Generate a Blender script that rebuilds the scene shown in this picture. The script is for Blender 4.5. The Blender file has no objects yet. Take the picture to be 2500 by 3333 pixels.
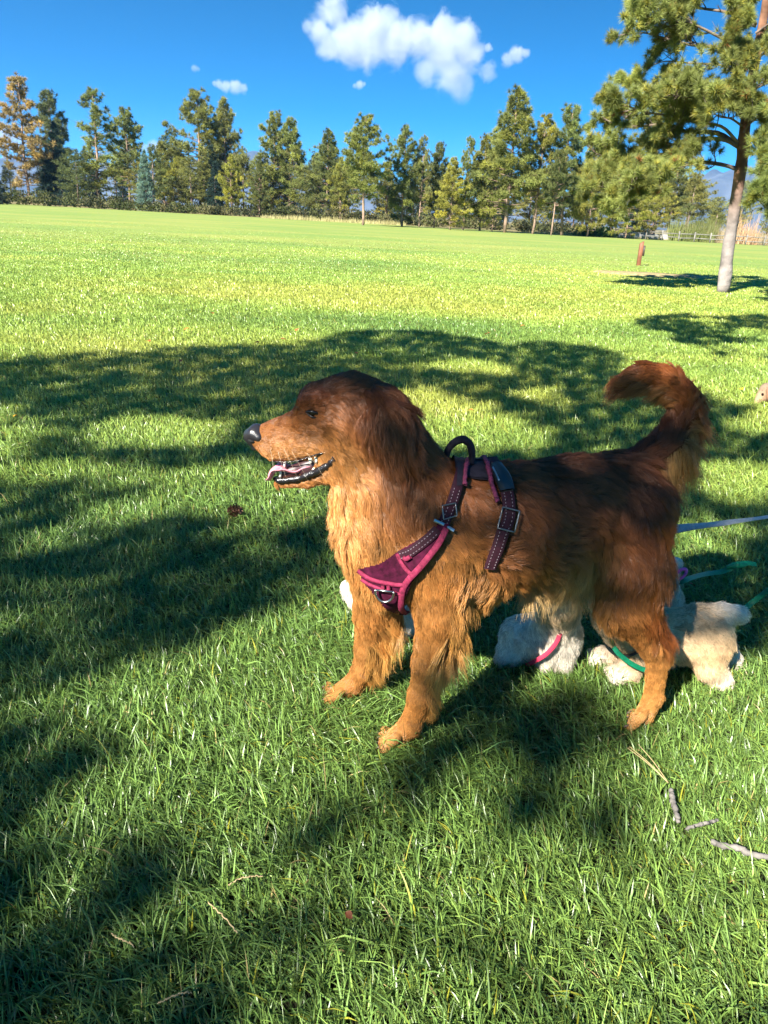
import bpy, math, random
import numpy as np
from mathutils import Vector, Matrix, kdtree, noise as mnoise
R = math.radians
S = bpy.context.scene
COL = S.collection

# ------------------------------------------------------------------ camera, sun, sky, exposure
CAM_H = 1.05; PITCH, ROLL = 21.1, 3.0; FPX = 2500.0
_p, _r = R(PITCH), R(ROLL)
_fw = np.array([0, math.cos(_p), -math.sin(_p)]); _rt = np.array([1., 0, 0]); _up = np.cross(_rt, _fw)
C_R = math.cos(_r)*_rt + math.sin(_r)*_up
C_U = -math.sin(_r)*_rt + math.cos(_r)*_up
cam_d = bpy.data.cameras.new('camera'); cam = bpy.data.objects.new('camera', cam_d); COL.objects.link(cam)
cam.matrix_world = Matrix(((C_R[0], C_U[0], -_fw[0], 0), (C_R[1], C_U[1], -_fw[1], 0), (C_R[2], C_U[2], -_fw[2], CAM_H), (0, 0, 0, 1)))
cam_d.sensor_fit = 'VERTICAL'; cam_d.sensor_height = 36.0; cam_d.lens = 36.0*FPX/3333.0
cam_d.clip_start = 0.05; cam_d.clip_end = 20000
S.camera = cam

SUN_AZ, SUN_EL = 35.0, 36.0           # the sun stands behind the camera, this far to its left
SUN = np.array([-math.cos(R(SUN_EL))*math.sin(R(SUN_AZ)), -math.cos(R(SUN_EL))*math.cos(R(SUN_AZ)), math.sin(R(SUN_EL))])
ld = bpy.data.lights.new('sun', 'SUN'); ld.energy = 5.0; ld.angle = R(0.5); ld.color = (1.0, 0.95, 0.86)
sun = bpy.data.objects.new('sun', ld); COL.objects.link(sun)
sun.rotation_euler = Vector(SUN).to_track_quat('Z', 'Y').to_euler()
W = bpy.data.worlds.new('World'); S.world = W; W.use_nodes = True
_n = W.node_tree.nodes; _bg = _n['Background']
_sky = _n.new('ShaderNodeTexSky'); _sky.sky_type = 'NISHITA'; _sky.sun_disc = False
_sky.sun_elevation = R(SUN_EL); _sky.sun_rotation = math.atan2(SUN[0], SUN[1])
_sky.altitude = 2100; _sky.air_density = 1.0; _sky.dust_density = 0.25; _sky.ozone_density = 4.0
_tc = _n.new('ShaderNodeTexCoord'); _mp = _n.new('ShaderNodeMapping'); _mp.inputs['Scale'].default_value = (1, 1, 2.4); _mp.inputs['Location'].default_value = (0, 0, .015)
_hs = _n.new('ShaderNodeHueSaturation'); _hs.inputs['Hue'].default_value = .492; _hs.inputs['Saturation'].default_value = 1.40; _hs.inputs['Value'].default_value = 1.35
_gm = _n.new('ShaderNodeMix'); _gm.data_type = 'RGBA'; _gm.blend_type = 'MULTIPLY'; _gm.inputs[0].default_value = 1; _gm.inputs[7].default_value = (.74, 1.07, 1.08, 1)
_L = W.node_tree.links
_L.new(_tc.outputs['Generated'], _mp.inputs[0]); _L.new(_mp.outputs[0], _sky.inputs[0]); _L.new(_sky.outputs[0], _hs.inputs['Color'])
_L.new(_hs.outputs[0], _gm.inputs[6]); _L.new(_gm.outputs[2], _bg.inputs[0]); _bg.inputs[1].default_value = 0.048
S.view_settings.view_transform = 'Standard'; S.view_settings.look = 'None'
S.view_settings.exposure = 1.85; S.view_settings.gamma = 1.0
S.cycles.use_denoising = True
S.cycles.max_bounces = 8; S.cycles.diffuse_bounces = 3; S.cycles.transparent_max_bounces = 8

def ray(px, py): return (px-1250)/FPX*C_R + (1666.5-py)/FPX*C_U + _fw
def gnd(px, py):
    d = ray(px, py); return d*(CAM_H/-d[2]) + np.array([0, 0, CAM_H])
def atY(px, py, Y):
    d = ray(px, py); return d*(Y/d[1]) + np.array([0, 0, CAM_H])
def vY(vx, vy, Y): return atY(vx*1.507, vy*1.507, Y)     # the same, from the 1659-wide view
def proj(P):
    P = np.asarray(P, float) - np.array([0, 0, CAM_H]); z = P @ _fw
    z = np.where(z > 1e-3, z, 1e-3)
    return 1250+FPX*(P @ C_R)/z, 1666.5-FPX*(P @ C_U)/z

# ------------------------------------------------------------------ helpers
def link(o, parent=None):
    COL.objects.link(o)
    if parent is not None: o.parent = parent
    return o
def tag(o, label=None, cat=None, group=None, kind=None):
    if label: o['label'] = label
    if cat: o['category'] = cat
    if group: o['group'] = group
    if kind: o['kind'] = kind
    return o
def empty(name, loc=(0, 0, 0), rz=0, parent=None):
    o = bpy.data.objects.new(name, None); o.location = loc; o.rotation_euler = (0, 0, rz); o.empty_display_size = .1
    return link(o, parent)
def setpar(o, parent):
    """parent o (built in world coordinates) to an unrotated empty"""
    o.parent = parent; o.location = -np.array(parent.location) if parent is not None else (0, 0, 0)
    return o
def make_mesh(name, verts, faces, mats, smooth=True, attrs=None):
    """faces: (M,k) array or list of such arrays; attrs {name:(N,3|4)} point colours"""
    me = bpy.data.meshes.new(name)
    verts = np.ascontiguousarray(verts, dtype=np.float32)
    if not isinstance(faces, list) or not hasattr(faces[0], 'shape'): faces = [np.asarray(faces)]
    faces = [np.asarray(f, dtype=np.int32) for f in faces if len(f)]
    me.vertices.add(len(verts)); me.vertices.foreach_set('co', verts.ravel())
    nl = sum(f.size for f in faces); nf = sum(len(f) for f in faces)
    me.loops.add(nl); me.polygons.add(nf)
    me.loops.foreach_set('vertex_index', np.concatenate([f.ravel() for f in faces]))
    st = []; k = 0
    for f in faces:
        st.append(k+np.arange(len(f))*f.shape[1]); k += f.size
    me.polygons.foreach_set('loop_start', np.concatenate(st).astype(np.int32))
    if smooth: me.polygons.foreach_set('use_smooth', np.ones(nf, dtype=bool))
    me.update(calc_edges=True)
    for m in (mats if isinstance(mats, (list, tuple)) else [mats]): me.materials.append(m)
    for an, av in (attrs or {}).items():
        av = np.asarray(av, np.float32)
        if av.shape[1] == 3: av = np.concatenate([av, np.ones((len(av), 1), np.float32)], 1)
        a = me.attributes.new(an, 'FLOAT_COLOR', 'POINT'); a.data.foreach_set('color', av.ravel())
    return me
def mobj(name, verts, faces, mats, parent=None, smooth=True, attrs=None, world=True):
    o = bpy.data.objects.new(name, make_mesh(name, verts, faces, mats, smooth, attrs))
    COL.objects.link(o)
    if parent is not None:
        o.parent = parent
        if world: o.location = -np.array(parent.location)
    return o
class MB:
    """collects pieces of one mesh"""
    def __init__(s): s.v = []; s.f4 = []; s.f3 = []; s.c = []; s.n = 0
    def add(s, v, f4=None, f3=None, col=None):
        v = np.asarray(v, float).reshape(-1, 3); s.v.append(v)
        if f4 is not None and len(f4): s.f4.append(np.asarray(f4)+s.n)
        if f3 is not None and len(f3): s.f3.append(np.asarray(f3)+s.n)
        c = np.ones((len(v), 3)) if col is None else np.broadcast_to(np.asarray(col, float), (len(v), 3))
        s.c.append(c); s.n += len(v)
    def tube(s, pts, rad, n=8, flat=None, cap=True, col=None, up=None):
        """tube along pts; flat=(a,b) scales the two cross axes"""
        pts = np.asarray(pts, float); rad = np.broadcast_to(np.asarray(rad, float), (len(pts),))
        t = np.gradient(pts, axis=0); t /= np.linalg.norm(t, axis=1)[:, None]+1e-12
        u = np.array(up, float) if up is not None else np.array([0, 0, 1.]) if abs(t[0][2]) < .9 else np.array([1., 0, 0])
        rings = []
        for i in range(len(pts)):
            a = np.cross(t[i], u); a /= np.linalg.norm(a)+1e-12; b = np.cross(a, t[i])
            if up is None: u = b
            ang = np.arange(n)*2*math.pi/n
            fa, fb = flat or (1, 1)
            rings.append(pts[i]+rad[i]*(np.cos(ang)[:, None]*a*fa+np.sin(ang)[:, None]*b*fb))
        v = np.concatenate(rings); q = []
        k = np.arange(n); k2 = (k+1) % n
        for i in range(len(pts)-1):
            q.append(np.stack([i*n+k, i*n+k2, (i+1)*n+k2, (i+1)*n+k], 1))
        f3 = []
        if cap:
            v = np.concatenate([v, pts[:1], pts[-1:]]); m = len(pts)*n; L = (len(pts)-1)*n
            f3 = np.concatenate([np.stack([k2, k, k*0+m], 1), np.stack([L+k, L+k2, k*0+m+1], 1)])
        s.add(v, np.concatenate(q), f3, col)
    def box(s, c, size, rz=0, rx=0, ry=0, col=None):
        x, y, z = np.array(size)/2
        v = np.array([[a*x, b*y, d*z] for a in (-1, 1) for b in (-1, 1) for d in (-1, 1)])
        M = np.array((Matrix.Rotation(rz, 3, 'Z') @ Matrix.Rotation(ry, 3, 'Y') @ Matrix.Rotation(rx, 3, 'X')))
        v = v @ M.T + np.array(c)
        s.add(v, [[0, 1, 3, 2], [4, 6, 7, 5], [0, 4, 5, 1], [2, 3, 7, 6], [0, 2, 6, 4], [1, 5, 7, 3]], None, col)
    def mesh(s, name, mat, smooth=True):
        fs = ([np.concatenate(s.f4)] if s.f4 else [])+([np.concatenate(s.f3)] if s.f3 else [])
        return make_mesh(name, np.concatenate(s.v), fs, mat, smooth, {'col': np.concatenate(s.c)})
    def obj(s, name, mat, parent=None, smooth=True, world=True):
        o = bpy.data.objects.new(name, s.mesh(name, mat, smooth)); COL.objects.link(o)
        if parent is not None:
            o.parent = parent
            if world: o.location = -np.array(parent.location)
        return o
def spline(pts, n):
    """Catmull-Rom through pts -> n points"""
    P = np.asarray(pts, float); P = np.concatenate([[2*P[0]-P[1]], P, [2*P[-1]-P[-2]]])
    m = len(P)-3; t = np.linspace(0, m-1e-6, n); i = t.astype(int); f = (t-i)[:, None]
    a, b, c, d = P[i], P[i+1], P[i+2], P[i+3]
    return .5*(2*b+(c-a)*f+(2*a-5*b+4*c-d)*f*f+(3*b-a-3*c+d)*f**3)
def lerp1(vals, n): return np.interp(np.linspace(0, 1, n), np.linspace(0, 1, len(vals)), vals)
_lat = np.random.RandomState(5).rand(256, 256)
def vnoise(x, y, s=1.0, k=0):
    x = np.asarray(x)*s+17.3*k; y = np.asarray(y)*s+9.1*k
    i = np.floor(x).astype(int); j = np.floor(y).astype(int); f = x-i; g = y-j
    f = f*f*(3-2*f); g = g*g*(3-2*g); i &= 255; j &= 255; i2 = (i+1) & 255; j2 = (j+1) & 255
    return (_lat[i, j]*(1-f)+_lat[i2, j]*f)*(1-g)+(_lat[i, j2]*(1-f)+_lat[i2, j2]*f)*g
def fbm(x, y, s=1.0, k=0, o=4):
    t = 0; a = .5; w = 0
    for q in range(o): t = t+a*vnoise(x, y, s*2**q, k+q*3); w += a; a *= .55
    return t/w
def in_poly(x, y, poly):
    poly = np.asarray(poly, float); ins = np.zeros(np.shape(x), bool); j = len(poly)-1
    for i in range(len(poly)):
        xi, yi = poly[i]; xj, yj = poly[j]
        c = ((yi > y) != (yj > y)) & (x < (xj-xi)*(y-yi)/((yj-yi)+1e-12)+xi)
        ins ^= c; j = i
    return ins
def unit(v): return v/(np.linalg.norm(v, axis=-1, keepdims=True)+1e-12)

# ------------------------------------------------------------------ materials
def mat(name, base=(.5, .5, .5), rough=.6, metal=0, spec=.5, attr=None, noise=None, bump=None, transl=0, sheen=0, coat=0, objcol=False, coord='Object'):
    """attr: colour attribute multiplied in; noise=(scale, amount, detail); bump=(scale, strength, dist)"""
    m = bpy.data.materials.new(name); m.use_nodes = True; nt = m.node_tree; N = nt.nodes; L = nt.links
    b = N['Principled BSDF']; b.inputs['Roughness'].default_value = rough; b.inputs['Metallic'].default_value = metal
    b.inputs['Specular IOR Level'].default_value = spec
    if coat: b.inputs['Coat Weight'].default_value = coat; b.inputs['Coat Roughness'].default_value = .1
    if sheen: b.inputs['Sheen Weight'].default_value = sheen
    rgb = N.new('ShaderNodeRGB'); rgb.outputs[0].default_value = (*base, 1); src = rgb.outputs[0]
    def mul(a, bb):
        x = N.new('ShaderNodeMix'); x.data_type = 'RGBA'; x.blend_type = 'MULTIPLY'; x.inputs[0].default_value = 1
        L.new(a, x.inputs[6]); L.new(bb, x.inputs[7]); return x.outputs[2]
    if attr:
        a = N.new('ShaderNodeAttribute'); a.attribute_name = attr; src = mul(src, a.outputs['Color'])
    if objcol:
        a = N.new('ShaderNodeObjectInfo'); src = mul(src, a.outputs['Color'])
    tc = N.new('ShaderNodeTexCoord')
    if noise:
        t = N.new('ShaderNodeTexNoise'); t.inputs['Scale'].default_value = noise[0]; t.inputs['Detail'].default_value = noise[2] if len(noise) > 2 else 4
        L.new(tc.outputs[coord], t.inputs['Vector'])
        mr = N.new('ShaderNodeMapRange'); mr.inputs[1].default_value = .3; mr.inputs[2].default_value = .7
        mr.inputs[3].default_value = 1-noise[1]; mr.inputs[4].default_value = 1+noise[1]*.6; L.new(t.outputs[0], mr.inputs[0])
        cc = N.new('ShaderNodeCombineColor')
        for q in range(3): L.new(mr.outputs[0], cc.inputs[q])
        src = mul(src, cc.outputs[0])
    L.new(src, b.inputs['Base Color'])
    if bump:
        t = N.new('ShaderNodeTexNoise'); t.inputs['Scale'].default_value = bump[0]; t.inputs['Detail'].default_value = 6
        L.new(tc.outputs[coord], t.inputs['Vector'])
        bp = N.new('ShaderNodeBump'); bp.inputs['Strength'].default_value = bump[1]; bp.inputs['Distance'].default_value = bump[2]
        L.new(t.outputs[0], bp.inputs['Height']); L.new(bp.outputs[0], b.inputs['Normal'])
    if transl:
        tr = N.new('ShaderNodeBsdfTranslucent'); L.new(src, tr.inputs[0])
        mx = N.new('ShaderNodeMixShader'); mx.inputs[0].default_value = transl
        L.new(b.outputs[0], mx.inputs[1]); L.new(tr.outputs[0], mx.inputs[2]); L.new(mx.outputs[0], N['Material Output'].inputs[0])
    return m
# ------------------------------------------------------------------ ground sheet
def ground_color_nodes(name, base_scale=1.0):
    m = bpy.data.materials.new(name); m.use_nodes = True; N = m.node_tree.nodes; L = m.node_tree.links
    b = N['Principled BSDF']; b.inputs['Roughness'].default_value = .85; b.inputs['Specular IOR Level'].default_value = .15
    tc = N.new('ShaderNodeTexCoord')
    def noise(scale, detail=4, stretch=None):
        t = N.new('ShaderNodeTexNoise'); t.inputs['Scale'].default_value = scale; t.inputs['Detail'].default_value = detail
        if stretch:
            mp = N.new('ShaderNodeMapping'); mp.inputs['Scale'].default_value = stretch
            L.new(tc.outputs['Object'], mp.inputs['Vector']); L.new(mp.outputs[0], t.inputs['Vector'])
        else: L.new(tc.outputs['Object'], t.inputs['Vector'])
        return t.outputs[0]
    def ramp(src, a, b_, ca, cb):
        r = N.new('ShaderNodeValToRGB'); r.color_ramp.elements[0].position = a; r.color_ramp.elements[1].position = b_
        r.color_ramp.elements[0].color = (*ca, 1); r.color_ramp.elements[1].color = (*cb, 1); L.new(src, r.inputs[0]); return r.outputs[0]
    def mix(f, a, c):
        x = N.new('ShaderNodeMix'); x.data_type = 'RGBA'
        if isinstance(f, float): x.inputs[0].default_value = f
        else: L.new(f, x.inputs[0])
        L.new(a, x.inputs[6]); L.new(c, x.inputs[7]); return x.outputs[2]
    g = ramp(noise(.22, 5, (.45, 1, 1)), .38, .62, (.165, .245, .058), (.275, .290, .075))
    g2 = ramp(noise(9, 3), .3, .7, (.13, .205, .045), (.24, .29, .065))
    g = mix(.3, g, g2)
    # the straw coloured meadow and forest floor beyond the mown lawn
    far = ramp(noise(.5, 5), .35, .65, (.10, .10, .035), (.30, .235, .12))
    sx = N.new('ShaderNodeSeparateXYZ'); L.new(tc.outputs['Object'], sx.inputs[0])
    wob = N.new('ShaderNodeMath'); wob.operation = 'MULTIPLY_ADD'; L.new(noise(.15, 3), wob.inputs[0]); wob.inputs[1].default_value = 6; L.new(sx.outputs[1], wob.inputs[2])
    xm = N.new('ShaderNodeMath'); xm.operation = 'MULTIPLY_ADD'; L.new(sx.outputs[0], xm.inputs[0]); xm.inputs[1].default_value = .26; L.new(wob.outputs[0], xm.inputs[2])
    mr = N.new('ShaderNodeMapRange'); mr.inputs[1].default_value = 103; mr.inputs[2].default_value = 106; L.new(xm.outputs[0], mr.inputs[0])
    g = mix(mr.outputs[0], g, far)
    # dark thatch under the blades, blackened as painted shade between them; far out the mown turf itself is what one sees
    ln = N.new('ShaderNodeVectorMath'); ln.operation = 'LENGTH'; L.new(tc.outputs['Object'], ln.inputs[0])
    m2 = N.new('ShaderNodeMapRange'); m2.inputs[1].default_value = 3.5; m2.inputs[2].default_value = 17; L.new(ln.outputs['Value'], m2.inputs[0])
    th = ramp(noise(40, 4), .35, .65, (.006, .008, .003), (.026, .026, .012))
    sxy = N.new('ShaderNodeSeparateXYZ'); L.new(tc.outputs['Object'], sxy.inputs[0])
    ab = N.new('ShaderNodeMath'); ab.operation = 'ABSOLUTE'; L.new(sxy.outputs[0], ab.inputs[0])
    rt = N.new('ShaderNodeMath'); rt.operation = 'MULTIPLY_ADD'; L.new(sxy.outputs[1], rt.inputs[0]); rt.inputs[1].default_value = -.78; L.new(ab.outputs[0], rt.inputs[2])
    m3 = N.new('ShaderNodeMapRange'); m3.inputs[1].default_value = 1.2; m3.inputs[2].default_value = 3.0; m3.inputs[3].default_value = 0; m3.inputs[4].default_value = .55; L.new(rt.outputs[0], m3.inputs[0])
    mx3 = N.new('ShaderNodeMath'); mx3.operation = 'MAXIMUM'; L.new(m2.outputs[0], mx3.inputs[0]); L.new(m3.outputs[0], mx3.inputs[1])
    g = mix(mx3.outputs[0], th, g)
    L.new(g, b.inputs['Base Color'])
    bp = N.new('ShaderNodeBump'); bp.inputs['Strength'].default_value = .6; bp.inputs['Distance'].default_value = .03
    L.new(noise(22, 6), bp.inputs['Height']); L.new(bp.outputs[0], b.inputs['Normal'])
    return m
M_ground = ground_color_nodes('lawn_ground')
rr = np.concatenate([[0], np.geomspace(.3, 12000, 90)]); na = 120
aa = np.arange(na)*2*math.pi/na
X = rr[:, None]*np.cos(aa); Y = rr[:, None]*np.sin(aa)
def gz(x, y):
    r = np.hypot(x, y)
    return (fbm(x, y, .6, 1, 3)-.5)*.03*np.clip(1-r/60, 0, 1) - .016
Z = gz(X, Y)
k = np.arange(na); k2 = (k+1) % na
q = np.concatenate([np.stack([i*na+k, (i+1)*na+k, (i+1)*na+k2, i*na+k2], 1) for i in range(len(rr)-1)])
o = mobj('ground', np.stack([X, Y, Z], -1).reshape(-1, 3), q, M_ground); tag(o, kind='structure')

# ------------------------------------------------------------------ grass blades
def build_grass():
    rs = np.random.RandomState(11)
    D0 = 42000.0
    P = []
    edges = np.geomspace(.45, 46, 56)
    for a, b in zip(edges[:-1], edges[1:]):
        half = R(38+12*min(1, 2/a))
        rm = (a+b)/2
        N = D0*min(1, (1.6/rm)**1.45)*min(1, (11/rm)**1.6)
        n = int(N*half*(b*b-a*a))
        r = np.sqrt(rs.uniform(a*a, b*b, n)); th = rs.uniform(-half, half, n)
        P.append(np.stack([r*np.sin(th), r*np.cos(th)], 1))
    for a, b in zip(edges[:42:1], edges[1:43]):               # thinner cover to either side of the near lawn
        h0 = R(38+12*min(1, 2/a)); N = D0*.30*min(1, (1.6/((a+b)/2))**1.45); n = int(N*(R(95)-h0)*(b*b-a*a))
        if a < .9 or a > 14: continue
        r = np.sqrt(rs.uniform(a*a, b*b, n)); th = rs.uniform(h0, R(95), n)*np.where(rs.rand(n) < .5, -1, 1)
        P.append(np.stack([r*np.sin(th), r*np.cos(th)], 1))
    n = 9000
    P.append(np.stack([rs.uniform(-1.2, 1.2, n), rs.uniform(-.2, .5, n)], 1))
    P = np.concatenate(P); n = len(P)
    x, y = P.T; r = np.hypot(x, y)
    # tufts: pull the blades of the near lawn together a little
    cl = .035; gx = np.floor(x/cl); gy = np.floor(y/cl)
    h1 = np.modf(np.sin(gx*127.1+gy*311.7)*43758.5)[0]; h2 = np.modf(np.sin(gx*269.5+gy*183.3)*43758.5)[0]
    near = np.clip(1-r/6, 0, 1)
    x = x+((gx+.5+.4*h1)*cl-x)*.45*near; y = y+((gy+.5+.4*h2)*cl-y)*.45*near
    hgt = .025+.030*fbm(x, y, 1.7, 2)*rs.uniform(.5, 1.5, n)+.010*np.abs(rs.randn(n))
    hgt *= np.clip(1.15-r/38, .22, 1)
    hgt *= np.where(rs.rand(n) < .06, 1.5, 1)
    ang = rs.uniform(0, 2*math.pi, n)*.75+.25*2*math.pi*fbm(x, y, 2.2, 7, 3)*1.6
    ld = np.stack([np.cos(ang), np.sin(ang), 0*ang], 1)
    lean = np.clip(np.abs(rs.normal(.92, .55, n))+.25*np.abs(h1), 0, 1.9)
    w = np.maximum(.0023*rs.uniform(.5, 1.6, n), r*.00075)
    fa = ang+rs.uniform(-1.2, 1.2, n)+math.pi/2
    wd = np.stack([np.cos(fa), np.sin(fa), .25*rs.randn(n)], 1)
    base = np.stack([x, y, gz(x, y)-.004], 1)
    up = np.array([0, 0, 1.])
    ts = [0, .38, .72, 1.0]; ws = [.75, 1, .72, 0]
    pts = []
    for t in ts:
        pts.append(base+(hgt*t*np.cos(lean*t*.8))[:, None]*up+(hgt*t*np.sin(lean*t)*.95)[:, None]*ld)
    V = np.empty((n, 7, 3), np.float32)
    for i in range(3):
        V[:, 2*i] = pts[i]-wd*(w*ws[i]/2)[:, None]; V[:, 2*i+1] = pts[i]+wd*(w*ws[i]/2)[:, None]
    V[:, 6] = pts[3]
    b0 = np.arange(n)[:, None]*7
    f4 = np.concatenate([b0+[0, 1, 3, 2], b0+[2, 3, 5, 4]]); f3 = b0+[4, 5, 6]
    # colours
    big = fbm(x*.5, y, .32, 4, 3); mid = fbm(x, y, 1.3, 9, 3)
    g1 = np.array([.165, .280, .062]); g2 = np.array([.30, .42, .078]); g3 = np.array([.40, .44, .085])
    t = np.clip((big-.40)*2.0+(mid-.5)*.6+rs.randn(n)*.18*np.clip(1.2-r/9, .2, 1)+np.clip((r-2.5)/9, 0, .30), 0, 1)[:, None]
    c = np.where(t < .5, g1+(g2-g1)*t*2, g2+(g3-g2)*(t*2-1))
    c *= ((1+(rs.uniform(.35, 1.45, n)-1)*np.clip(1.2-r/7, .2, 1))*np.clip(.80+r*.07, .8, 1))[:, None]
    dry = rs.rand(n) < .012
    c[dry] = np.array([.42, .33, .13])*rs.uniform(.7, 1.1, (dry.sum(), 1))
    yel = rs.rand(n) < .02
    c[yel] = np.array([.30, .30, .03])
    cc = np.repeat(c[:, None, :], 7, 1)
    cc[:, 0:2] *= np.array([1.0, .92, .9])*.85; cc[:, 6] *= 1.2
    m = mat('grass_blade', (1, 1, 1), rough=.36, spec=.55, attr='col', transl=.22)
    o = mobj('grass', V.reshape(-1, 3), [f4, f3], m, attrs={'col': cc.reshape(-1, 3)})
    tag(o, 'mown green lawn grass', 'grass', kind='stuff')
build_grass()
# ------------------------------------------------------------------ trees
M_bark = mat('pine_bark', (1, 1, 1), rough=.9, spec=.1, attr='col', noise=(3.5, .55, 8), bump=(9, .8, .03))
M_bark_far = mat('pine_bark_distant', (1, 1, 1), rough=.9, spec=.1, attr='col', noise=(2, .4, 3))
M_needle = mat('pine_needles', (1, 1, 1), rough=.5, spec=.35, attr='col', transl=.28)
M_needle_far = mat('pine_foliage', (1, 1, 1), rough=.6, spec=.25, attr='col', transl=.25, objcol=True)

def needle_tris(c, d, n, length, width, rs, spread=1.0, col=(.1, .14, .03), var=.3):
    """n needles (thin triangles) fanning out of each point c (K,3) about direction d (K,3)"""
    K = len(c); c = np.repeat(c, n, 0); d = np.repeat(d, n, 0)
    v = unit(d*rs.uniform(.25, 1.0, (K*n, 1))+spread*unit(rs.randn(K*n, 3)))
    s = unit(np.cross(v, rs.randn(K*n, 3)))
    L = length*rs.uniform(.65, 1.15, (K*n, 1)); w = width*rs.uniform(.7, 1.3, (K*n, 1))
    V = np.stack([c-s*w/2, c+s*w/2, c+v*L+np.array([0, 0, -.06])*L], 1)
    col = np.asarray(col)
    if col.ndim == 2: col = np.repeat(col, n, 0)
    C = col*rs.uniform(1-var, 1+var, (K*n, 1))
    C = np.repeat(C[:, None, :], 3, 1); C[:, 2] *= 1.12
    return V.reshape(-1, 3), np.arange(K*n*3).reshape(-1, 3), C.reshape(-1, 3)

def far_tree_meshes(name, seed, H=13.0, crown0=.22, width=.30, nb=70, kind='pine', green=(.185, .195, .060), dead=0.0, lean=0.0, clump=9, size=.5):
    rs = np.random.RandomState(seed)
    tb = MB(); F = []; FC = []; FD = []
    # trunk
    zz = np.linspace(0, H*.97, 12); wob = np.cumsum(rs.randn(12, 2)*.05, 0)*H/13; wob[0] = 0
    wob[:, 0] += lean*zz
    tp = np.concatenate([wob, zz[:, None]], 1)
    r0 = .0125*H if kind == 'pine' else .012*H
    rad = r0*(1-zz/H)**.75+.02
    tc = np.array([.27, .19, .14]) if kind == 'pine' else np.array([.15, .11, .08])
    tb.tube(tp, rad, 9, col=tc)
    def at(z): return np.array([np.interp(z, zz, tp[:, 0]), np.interp(z, zz, tp[:, 1]), z])
    lob = rs.uniform(0, 6.28, 3)
    for i in range(nb):
        u = (i+rs.rand())/nb
        z = H*(crown0+(1-crown0)*u**.9)
        a = rs.uniform(0, 2*math.pi)
        if kind == 'spruce':
            L = width*H*(1-u)**.9*rs.uniform(.85, 1.1)+.12; rise = -.25+.5*u
        else:
            prof = (math.sin(min(1, u*1.25+.18)*math.pi)**.7 if u < .66 else (1-u)**.62*1.45)
            prof = min(1, .5+u*1.9)*(1-u)**.62*1.08
            L = width*H*prof*rs.uniform(.5, 1.12)*(1+.28*math.sin(a*2+lob[0]+u*5))+.2
            rise = -.12+.75*u+rs.uniform(-.15, .15)
            if rs.rand() < .10: L *= .3
        dirv = np.array([math.cos(a), math.sin(a), rise]); dirv /= np.linalg.norm(dirv)
        p0 = at(z); s = np.linspace(0, 1, 5)
        sag = (-.10*L if kind == 'spruce' else .10*L)
        pts = p0+dirv*L*s[:, None]; pts[:, 2] += sag*(s**2-.0)*(1 if kind == 'pine' else 1)
        tb.tube(pts, .012*H/13*(1.6-u)*(1.15-s)*3, 4, col=tc*.75, cap=False)
        bare = rs.rand() < dead or (kind == 'pine' and u < .12 and rs.rand() < .5)
        if bare: continue
        s0 = .32 if kind == 'pine' else .1
        m = max(2, int(clump*L/(width*H)*1.15))
        t = rs.uniform(s0, 1.03, m)**.8
        side = np.cross(dirv, [0, 0, 1]); side /= np.linalg.norm(side)+1e-9
        w = .26*L*(1-.4*t)+.1
        c = p0+dirv*L*t[:, None]+side*(rs.uniform(-1, 1, (m, 1))*w[:, None]); c[:, 2] += sag*t**2+rs.randn(m)*.12*size/.4
        F.append(c); FD.append(np.repeat((dirv*.7+np.array([0, 0, .55 if kind == 'pine' else -.1]))[None], m, 0))
        g = np.array(green)*rs.uniform(.62, 1.35)
        if rs.rand() < .15: g = g*np.array([1.25, 1.15, .85])
        FC.append(np.repeat(g[None], m, 0)*rs.uniform(.8, 1.2, (m, 1)))
    c = np.concatenate(F); d = unit(np.concatenate(FD)); col = np.concatenate(FC)
    V, T, C = needle_tris(c, d, 44, size*1.05, size*.10, rs, .95, col, .35)
    fm = make_mesh(name+'_crown', V, T, M_needle_far, smooth=False, attrs={'col': C})
    return tb.mesh(name+'_trunk', M_bark_far), fm

KINDS = {}
def kind(k, *a, **kw): KINDS[k] = (kw.get('H', 13.0), far_tree_meshes(k, *a, **kw))
kind('p1', 1, nb=120, width=.27, crown0=.12, clump=14)
kind('p2', 2, nb=105, width=.32, crown0=.24, clump=16)
kind('p3', 3, nb=130, width=.27, crown0=.05, clump=14)
kind('p4', 4, nb=90, width=.34, crown0=.36, clump=16, dead=.08)
kind('p5', 5, nb=120, width=.46, crown0=.05, clump=20)
kind('p6', 6, nb=90, width=.24, crown0=.16, dead=.2, clump=11)
kind('s1', 7, nb=220, width=.24, crown0=.02, kind='spruce', green=(.040, .068, .050), clump=13, size=.42)
kind('s2', 8, nb=200, width=.22, crown0=.02, kind='spruce', green=(.11, .17, .125), clump=12, size=.4)
kind('b1', 9, nb=95, width=.27, crown0=.15, dead=.12, clump=13, green=(.29, .215, .08))

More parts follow.
